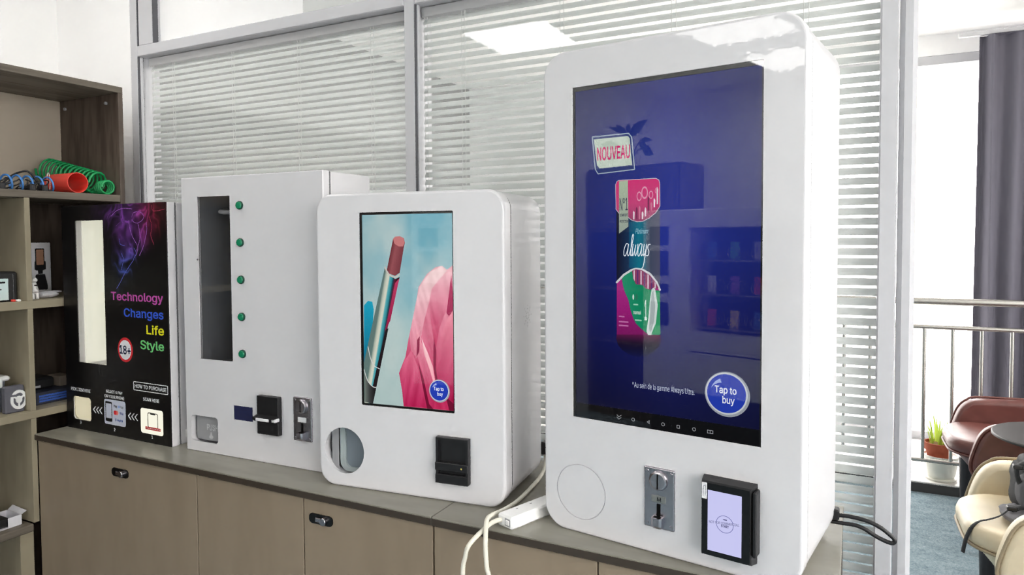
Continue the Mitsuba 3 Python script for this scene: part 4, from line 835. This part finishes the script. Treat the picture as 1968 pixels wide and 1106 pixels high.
lx = [(-.043, .840), (-.03, .842), (-.01, .843), (.009, .842), (.032, .838), (.054, .829), (.071, .817), (.080, .808), (.076, .800), (.060, .803), (.041, .811), (.023, .821), (.005, .826), (-.017, .826), (-.043, .826)]
put('cord', tube([(x, 1.64, z) for x, z in lx], .0043, 10), M_BLACK, t, smooth=50)
put('plug', cbox(-.050, -.026, 1.628, 1.652, .8335, .857, .003), M_BLACK, t)

# ------------------------------------------------------------------ lounge
rl = thing('railing', 'stainless steel railing in front of the lounge window', 'railing')
RY = 4.435
put('handrail', cyl((X0, RY, 1.091), (X1, RY, 1.091), .0195, 20), M_STEEL, rl, smooth=30); put('rail', cyl((X0, RY, .948), (X1, RY, .948), .0115, 16), M_STEEL, rl, smooth=30); put('rail', cyl((X0, RY, .197), (X1, RY, .197), .0115, 16), M_STEEL, rl, smooth=30)
bal = mikit.ply(cyl((0, 0, .197), (0, 0, .948), .009, 14), M_STEEL, 30)
for k in range(-24, 17): put('baluster', {**bal, 'to_world': T4().translate([.345 + .134 * k, RY, 0])}, None, rl)
for x in (-2.2, -.4, 1.4): put('post', cyl((x, RY, 0), (x, RY, 1.08), .016, 16), M_STEEL, rl, smooth=30)

def curtain(x0, x1, y, label, seed):
    R = np.random.default_rng(seed); n = 160; xs = np.linspace(x0, x1, n); prof = []
    ph = np.cumsum(.6 + .5 * meshkit.fbm(np.stack([xs * 6, xs * 0, xs * 0 + seed], 1), 2)) * (x1 - x0) / n * 62
    rings = []
    for z in np.linspace(.075, 2.68, 14):
        amp = .035 + .012 * (2.68 - z) / 2.6; yy = y + amp * np.sin(ph + .25 * math.sin(z * 1.7)) + .012 * np.sin(ph * .47 + 1 + z * .4)
        xx = xs + .012 * np.sin(ph * .5 + z * .5)
        rings.append(np.vstack([np.stack([xx, yy, np.full(n, z)], 1), np.stack([xx, yy + .002, np.full(n, z)], 1)[::-1]]))
    t = thing('curtain', label, 'curtain'); put('cloth', loft(rings), M_CURTAIN, t, smooth=60)
    put('track', cbox(x0 - .1, x1 + .1, y - .015, y + .015, 2.685, 2.71, .003), M_ALU, t)
    for k in range(6): put('hook', cyl((x0 + (x1 - x0) * (k + .5) / 6, y, 2.66), (x0 + (x1 - x0) * (k + .5) / 6, y, 2.69), .004, 8), M_STEEL, t)
curtain(.655, 1.75, 5.12, 'grey curtain hanging in folds beside the bright lounge window', 3)

def armchair(name, label, at, rot, mat, pipe, W=.62, L=.72):
    """A tub chair whose open front looks along -x before it is turned by rot."""
    t = thing(name, label, 'armchair'); c, s = math.cos(rot), math.sin(rot)
    def wm(m):
        m = m.copy(); p = m.vertices; m.vertices = np.stack([at[0] + p[:, 0] * c - p[:, 1] * s, at[1] + p[:, 0] * s + p[:, 1] * c, p[:, 2]], 1); return m
    th = .082; xa = -L / 2; xb = L / 2
    prof = Polygon([(xa, .425), (xa + .012, .49), (xa + .038, .565), (xa + .075, .605), (xa + .13, .622), (xb - .10, .632), (xb, .60), (xb, .34), (xb - .05, .30), (xa + .10, .30), (xa + .045, .325), (xa + .012, .375)])
    pr = np.array(prof.exterior.coords)[:-1]
    for _ in range(3): pr = np.stack([.75 * pr + .25 * np.roll(pr, -1, 0), .25 * pr + .75 * np.roll(pr, -1, 0)], 1).reshape(-1, 2)
    prof = Polygon(pr)
    def side(y0, y1):
        P = []
        for ins, yy in [(.022 * (1 - math.sqrt(max(0, 1 - q * q))), .5 + .5 * (abs(q) * .55 + .45 * (1 if abs(q) > .99 else abs(q))) * np.sign(q)) for q in (-1, -.92, -.75, -.5, 0, .5, .75, .92, 1)]:
            q = prof.buffer(-ins)
            for x, z in q.exterior.coords: P.append((x, y0 + (y1 - y0) * yy, z))
        return hull(P)
    def back():
        R_ = []
        for y in np.linspace(-W / 2 + .01, W / 2 - .01, 9):
            bow = .05 * (2 * y / W) ** 2; zt = .672 - .03 * (2 * y / W) ** 4; ring = []
            for a in np.linspace(0, 2 * math.pi, 24, endpoint=False):
                ca, sa = math.cos(a), math.sin(a); z = (zt + .30) / 2 + (zt - .30) / 2 * np.sign(sa) * abs(sa) ** .3
                ring.append((xb - .055 - bow + .055 * np.sign(ca) * abs(ca) ** .6 + .10 * max(0, z - .40), y, z))
            R_.append(ring)
        return loft(R_)
    M = man(side(-W / 2, -W / 2 + th)) + man(side(W / 2 - th, W / 2)) + man(back())
    put('shell', wm(unman(M)), mat, t, smooth=40)
    edge = [(x, z) for x, z in prof.buffer(-.004).exterior.coords]
    top = sorted([p for p in edge if p[1] > .42 and p[0] < xb - .12], key=lambda p: (p[0], p[1]))
    for y in (-W / 2 + .010, W / 2 - .010):
        put('piping', wm(tube([(xa + .052, y, .335), (xa + .020, y, .378), (xa + .003, y, .425), (xa + .016, y, .49), (xa + .042, y, .562), (xa + .078, y, .601), (xa + .13, y, .619), (0, y, .625), (xb - .10, y, .629)], .0055, 8, 5)), pipe, t, smooth=50)
    wi = W / 2 - th
    def slab(x0, x1, w, z0, z1, rr, e):
        rr_ = []
        for f, i in ((0, e * 1.0), (.12, e * .35), (.35, 0), (.65, 0), (.88, e * .35), (1, e * 1.2)):
            rr_.append([(x, y, z0 + (z1 - z0) * f) for x, y in np.array(rrect(x0 + i, x1 - i, -w + i, w - i, max(rr - i, .01), 12).exterior.coords)[:-1]])
        return loft(rr_)
    put('seat', wm(slab(xa - .055, xb - .10, wi - .003, .428, .508, .15, .022)), mat, t, smooth=60)
    put('seat_piping', wm(tube([(xa - .053 + .15 * (1 - math.cos(a)), sg * (wi - .152) + sg * .15 * math.sin(a), .440) for sg, aa in ((-1, np.linspace(1.5, 0, 6)), (1, np.linspace(0, 1.5, 6))) for a in aa], .0055, 8, 4)), pipe, t, smooth=50)
    def apron():
        R_ = []
        for z, d in ((.30, .085), (.34, .05), (.38, .02), (.428, -.02)):
            R_.append([(x, y, z) for x, y in np.array(rrect(xa + d, xb - .10, -wi + .004, wi - .004, .13, 12).exterior.coords)[:-1]])
        return loft(R_)
    put('base', wm(apron()), mat, t, smooth=60)
    for sx, sy in ((-1, -1), (-1, 1), (1, -1), (1, 1)):
        x, y = sx * (L / 2 - .075), sy * (W / 2 - .055)
        put('leg', wm(lathe([(0, 0), (.022, 0), (.032, .31), (0, .31)], (x, y, 0), 18)), M_LEG, t, smooth=30)
    return t
armchair('armchair', 'brown leather tub armchair in front of the railing', (.812, 3.93, 0), 0.03, M_BROWN, M_PIPE_B)
armchair('armchair', 'cream leather tub armchair with a backpack on its seat', (.745, 2.80, 0), 0.02, M_CREAM, M_PIPE_C)
t = thing('side_table', 'round black side table between the two armchairs', 'table')
put('table_top', lathe([(0, 0), (.235, 0), (.25, .006), (.25, .012), (.246, .016), (0, .016)], (.755, 3.375, .635), 64), M_TABLE, t, smooth=30); put('column', cyl((.755, 3.375, .012), (.755, 3.375, .635), .035, 20), M_LEG, t, smooth=30); put('foot', lathe([(0, 0), (.21, 0), (.21, .008), (.05, .02), (0, .02)], (.755, 3.375, 0), 40), M_LEG, t, smooth=30)

bp = thing('backpack', 'dark grey backpack with black straps lying on the cream armchair', 'backpack')
def lump(c, r, seed, amp=.12, n=3, sq=.7):
    m = trimesh.creation.icosphere(n, 1.0); v = m.vertices; v = np.sign(v) * np.abs(v) ** sq
    k = 1 + amp * (meshkit.fbm(v * 1.7 + seed, 3, seed)[:, None] - .5) * 2
    return tm(v * k * r + c, m.faces)
put('bag', lump((.632, 2.84, .60), (.15, .15, .095), 3), M_BAG, bp, smooth=True)
put('top_pocket', lump((.60, 2.80, .685), (.10, .12, .034), 5), M_BAG_D, bp, smooth=True, label='black top pocket')
put('side_panel', lump((.548, 2.75, .605), (.065, .07, .06), 6), plain('bag_panel', lin(84, 84, 88), .8), bp, smooth=True, label='grey side panel')
put('grey_flap', lump((.535, 2.735, .532), (.095, .10, .020), 8, .2), M_BAG_G, bp, smooth=True, label='light grey padded flap')
put('shoulder_strap', tube([(.56, 2.76, .715), (.51, 2.75, .706), (.482, 2.745, .683), (.486, 2.735, .645), (.51, 2.73, .60), (.53, 2.72, .57)], .015, 8, 5, .35), M_BAG_D, bp, smooth=50)
put('hip_strap', tube([(.53, 2.72, .58), (.49, 2.71, .567), (.46, 2.70, .557)], .016, 8, 5, .35), M_BAG_D, bp, smooth=50)
for c in ((.486, 2.742, .690), (.465, 2.70, .562)): put('buckle', cbox(c[0] - .016, c[0] + .012, c[1] - .012, c[1] + .012, c[2] - .007, c[2] + .007, .003), M_BLACK, bp)
put('hanging_strap', tube([(.455, 2.70, .556), (.43, 2.69, .535), (.40, 2.68, .522), (.372, 2.67, .514), (.350, 2.66, .495), (.334, 2.655, .455), (.325, 2.65, .41)], [.004, .004, .005, .005, .009, .010, .010], 8, 5, .3), M_BAG_D, bp, smooth=50)

pt = thing('plant_pot', 'white ceramic pot on the ledge behind the railing', 'pot')
px_, py_ = .447, 4.575
put('pot', lathe([(0, 0), (.066, 0), (.068, .010), (.072, .014), (.080, .06), (.087, .11), (.089, .128), (.083, .128), (.078, .118), (0, .112)], (px_, py_, .074), 40), M_POT, pt, smooth=40)
put('saucer', lathe([(0, 0), (.075, 0), (.082, .012), (.078, .014), (0, .013)], (px_, py_, .06), 36), M_POT, pt, smooth=40)
pp = thing('potted_plant', 'terracotta pot with spiky yellow green leaves standing in the white pot', 'plant')
put('pot', lathe([(0, 0), (.055, 0), (.064, .040), (.072, .042), (.075, .084), (.068, .084), (.064, .07), (0, .066)], (px_ - .012, py_, .187), 36), M_TERRA, pp, smooth=40)
put('soil', lathe([(0, 0), (.066, 0), (.04, .010), (0, .014)], (px_ - .012, py_, .2535), 24), M_SOIL, pp, smooth=True)
R = np.random.default_rng(9)
for k in range(26):
    a = R.uniform(0, 6.28); r0 = .05 * R.random() ** .5; ln = R.uniform(.07, .16); out_ = R.uniform(.02, .07); b = np.array([px_ - .012 + r0 * math.cos(a), py_ + r0 * math.sin(a), .26]); dv_ = np.array([math.cos(a), math.sin(a), 0])
    mid = b + dv_ * out_ * .35 + [0, 0, ln * .6]; tip = b + dv_ * out_ + [0, 0, ln]; sd = np.array([-math.sin(a), math.cos(a), 0]) * R.uniform(.004, .007)
    put('leaf', tm([b - sd, b + sd, mid + sd * .8, mid - sd * .8, tip], [[0, 1, 2], [0, 2, 3], [3, 2, 4]]), M_LEAF, pp)

# ------------------------------------------------------------------ behind the camera: what the big screen mirrors
b2 = thing('bookcase', 'dark bookcase across the room, mirrored in the tall blue screen', 'bookcase')
put('carcass', diff(cbox(-3.12, -2.262, -2.36, -2.0, 0, 2.02, .002), cbox(-3.10, -2.28, -2.345, -1.9, 1.05, 1.50, 0), cbox(-3.10, -2.28, -2.345, -1.9, .62, 1.03, 0), cbox(-3.10, -2.28, -2.345, -1.9, .08, .60, 0)), M_OAK, b2)
for x in (-3.11, -2.69):
    d = put('door', cbox(x, x + .415, -1.998, -1.98, 1.53, 2.0, .002), M_OAK, b2); put('handle', cyl((x + .2, -1.968, 1.58), (x + .28, -1.968, 1.58), .005, 10), M_STEEL, d)
t = thing('broad_leaf_plant', 'broad leaved plant on the dark bookcase across the room', 'plant')
put('pot', lathe([(0, 0), (.05, 0), (.065, .075), (.058, .075), (.055, .065), (0, .06)], (-2.80, -2.18, 2.02), 28), M_POT, t, smooth=40)
for b_, e_, w_ in (((-2.814, 2.271), (-2.599, 2.403), .045), ((-2.819, 2.28), (-2.896, 2.398), .03), ((-2.835, 2.307), (-2.963, 2.381), .022), ((-2.804, 2.278), (-2.774, 2.396), .03), ((-2.705, 2.234), (-2.551, 2.235), .024), ((-2.715, 2.219), (-2.579, 2.148), .034), ((-2.685, 2.174), (-2.541, 2.12), .045), ((-2.90, 2.20), (-3.05, 2.25), .04), ((-2.86, 2.15), (-2.99, 2.12), .04)):
    b3, e3 = np.array([b_[0], -2.14, b_[1]]), np.array([e_[0], -2.08, e_[1]]); root = np.array([-2.80, -2.17, 2.09])
    put('stem', tube([root, (root + b3) / 2 + [0, .01, .02], b3], .004, 6, 4), M_LEAF_D, t)
    dv_ = e3 - b3; sd = np.cross(dv_ / np.linalg.norm(dv_), [0, 1.0, 0]); V, F = [], []
    for s_, q_ in ((0, .06), (.2, .62), (.45, 1), (.7, .72), (.9, .25), (1, .02)):
        q = b3 + dv_ * s_ + [0, .015 * math.sin(s_ * 3), -.02 * s_ * s_]; V += [q - sd * w_ * q_, q + [0, -.008, 0], q + sd * w_ * q_]
    for j_ in range(5):
        for o in (0, 1): i0 = j_ * 3 + o; F += [[i0, i0 + 1, i0 + 4], [i0, i0 + 4, i0 + 3]]
    put('leaf', tm(V, F), M_LEAF_D, t, smooth=True)
v2 = thing('snack_machine', 'white vending machine with shelves of goods across the room, mirrored in the tall screen', 'vending machine')
put('stand', cbox(-2.30, -1.25, -1.95, -1.66, 0, .395, .003), M_BLACK, v2)
put('body', diff(cbox(-2.33, -1.22, -1.955, -1.60, .395, 1.645, .008), cbox(-1.96, -1.27, -1.93, -1.5, .81, 1.52, 0)), M_STRIP, v2)
put('inside', cbox(-1.955, -1.275, -1.929, -1.924, .815, 1.515, 0), M_BLACK, v2)
for z in (.83, 1.06, 1.29):
    s_ = put('shelf', cbox(-1.955, -1.275, -1.92, -1.68, z, z + .012, .001), M_STEEL, v2)
    for k in range(4): put('spiral', helix((-1.87 + .165 * k, -1.90, z + .055), (-1.87 + .165 * k, -1.7, z + .055), .04, 5, .003, 10), M_STEEL, s_)
put('window_glass', tm([[-1.96, -1.612, .81], [-1.27, -1.612, .81], [-1.27, -1.612, 1.52], [-1.96, -1.612, 1.52]], [[0, 1, 2], [0, 2, 3]]), M_GLASS, v2)
for z0, z1 in ((1.40, 1.53), (1.19, 1.36), (1.07, 1.13), (.84, 1.0)): put('module', cbox(-2.27, -2.12, -1.615, -1.592, z0, z1, .003), M_BLACK, v2)
put('flap', cbox(-1.95, -1.45, -1.602, -1.597, .50, .67, .002), M_WHITE_IN, v2); put('flap_line', cbox(-1.95, -1.45, -1.603, -1.599, .675, .683, .001), M_DARK, v2)
k = 0
GC = [(196, 70, 70), (230, 200, 90), (80, 120, 180), (90, 160, 100), (220, 220, 220), (150, 90, 160)]
for zi, z in enumerate((.842, 1.072, 1.302)):
    for j in range(4):
        c = GC[(zi * 4 + j) % 6]; nm = ['red', 'yellow', 'blue', 'green', 'white', 'violet'][(zi * 4 + j) % 6]
        q = thing('snack_box', f'small {nm} snack box on the {["lowest", "middle", "top"][zi]} shelf of the far vending machine', 'box', 'snack boxes in the far vending machine')
        put('carton', cbox(-1.90 + .165 * j, -1.84 + .165 * j, -1.76, -1.74, z, z + .12, .003), ink('snack_' + nm, c) if 'mat_ink_snack_' + nm not in scene else 'mat_ink_snack_' + nm, q)
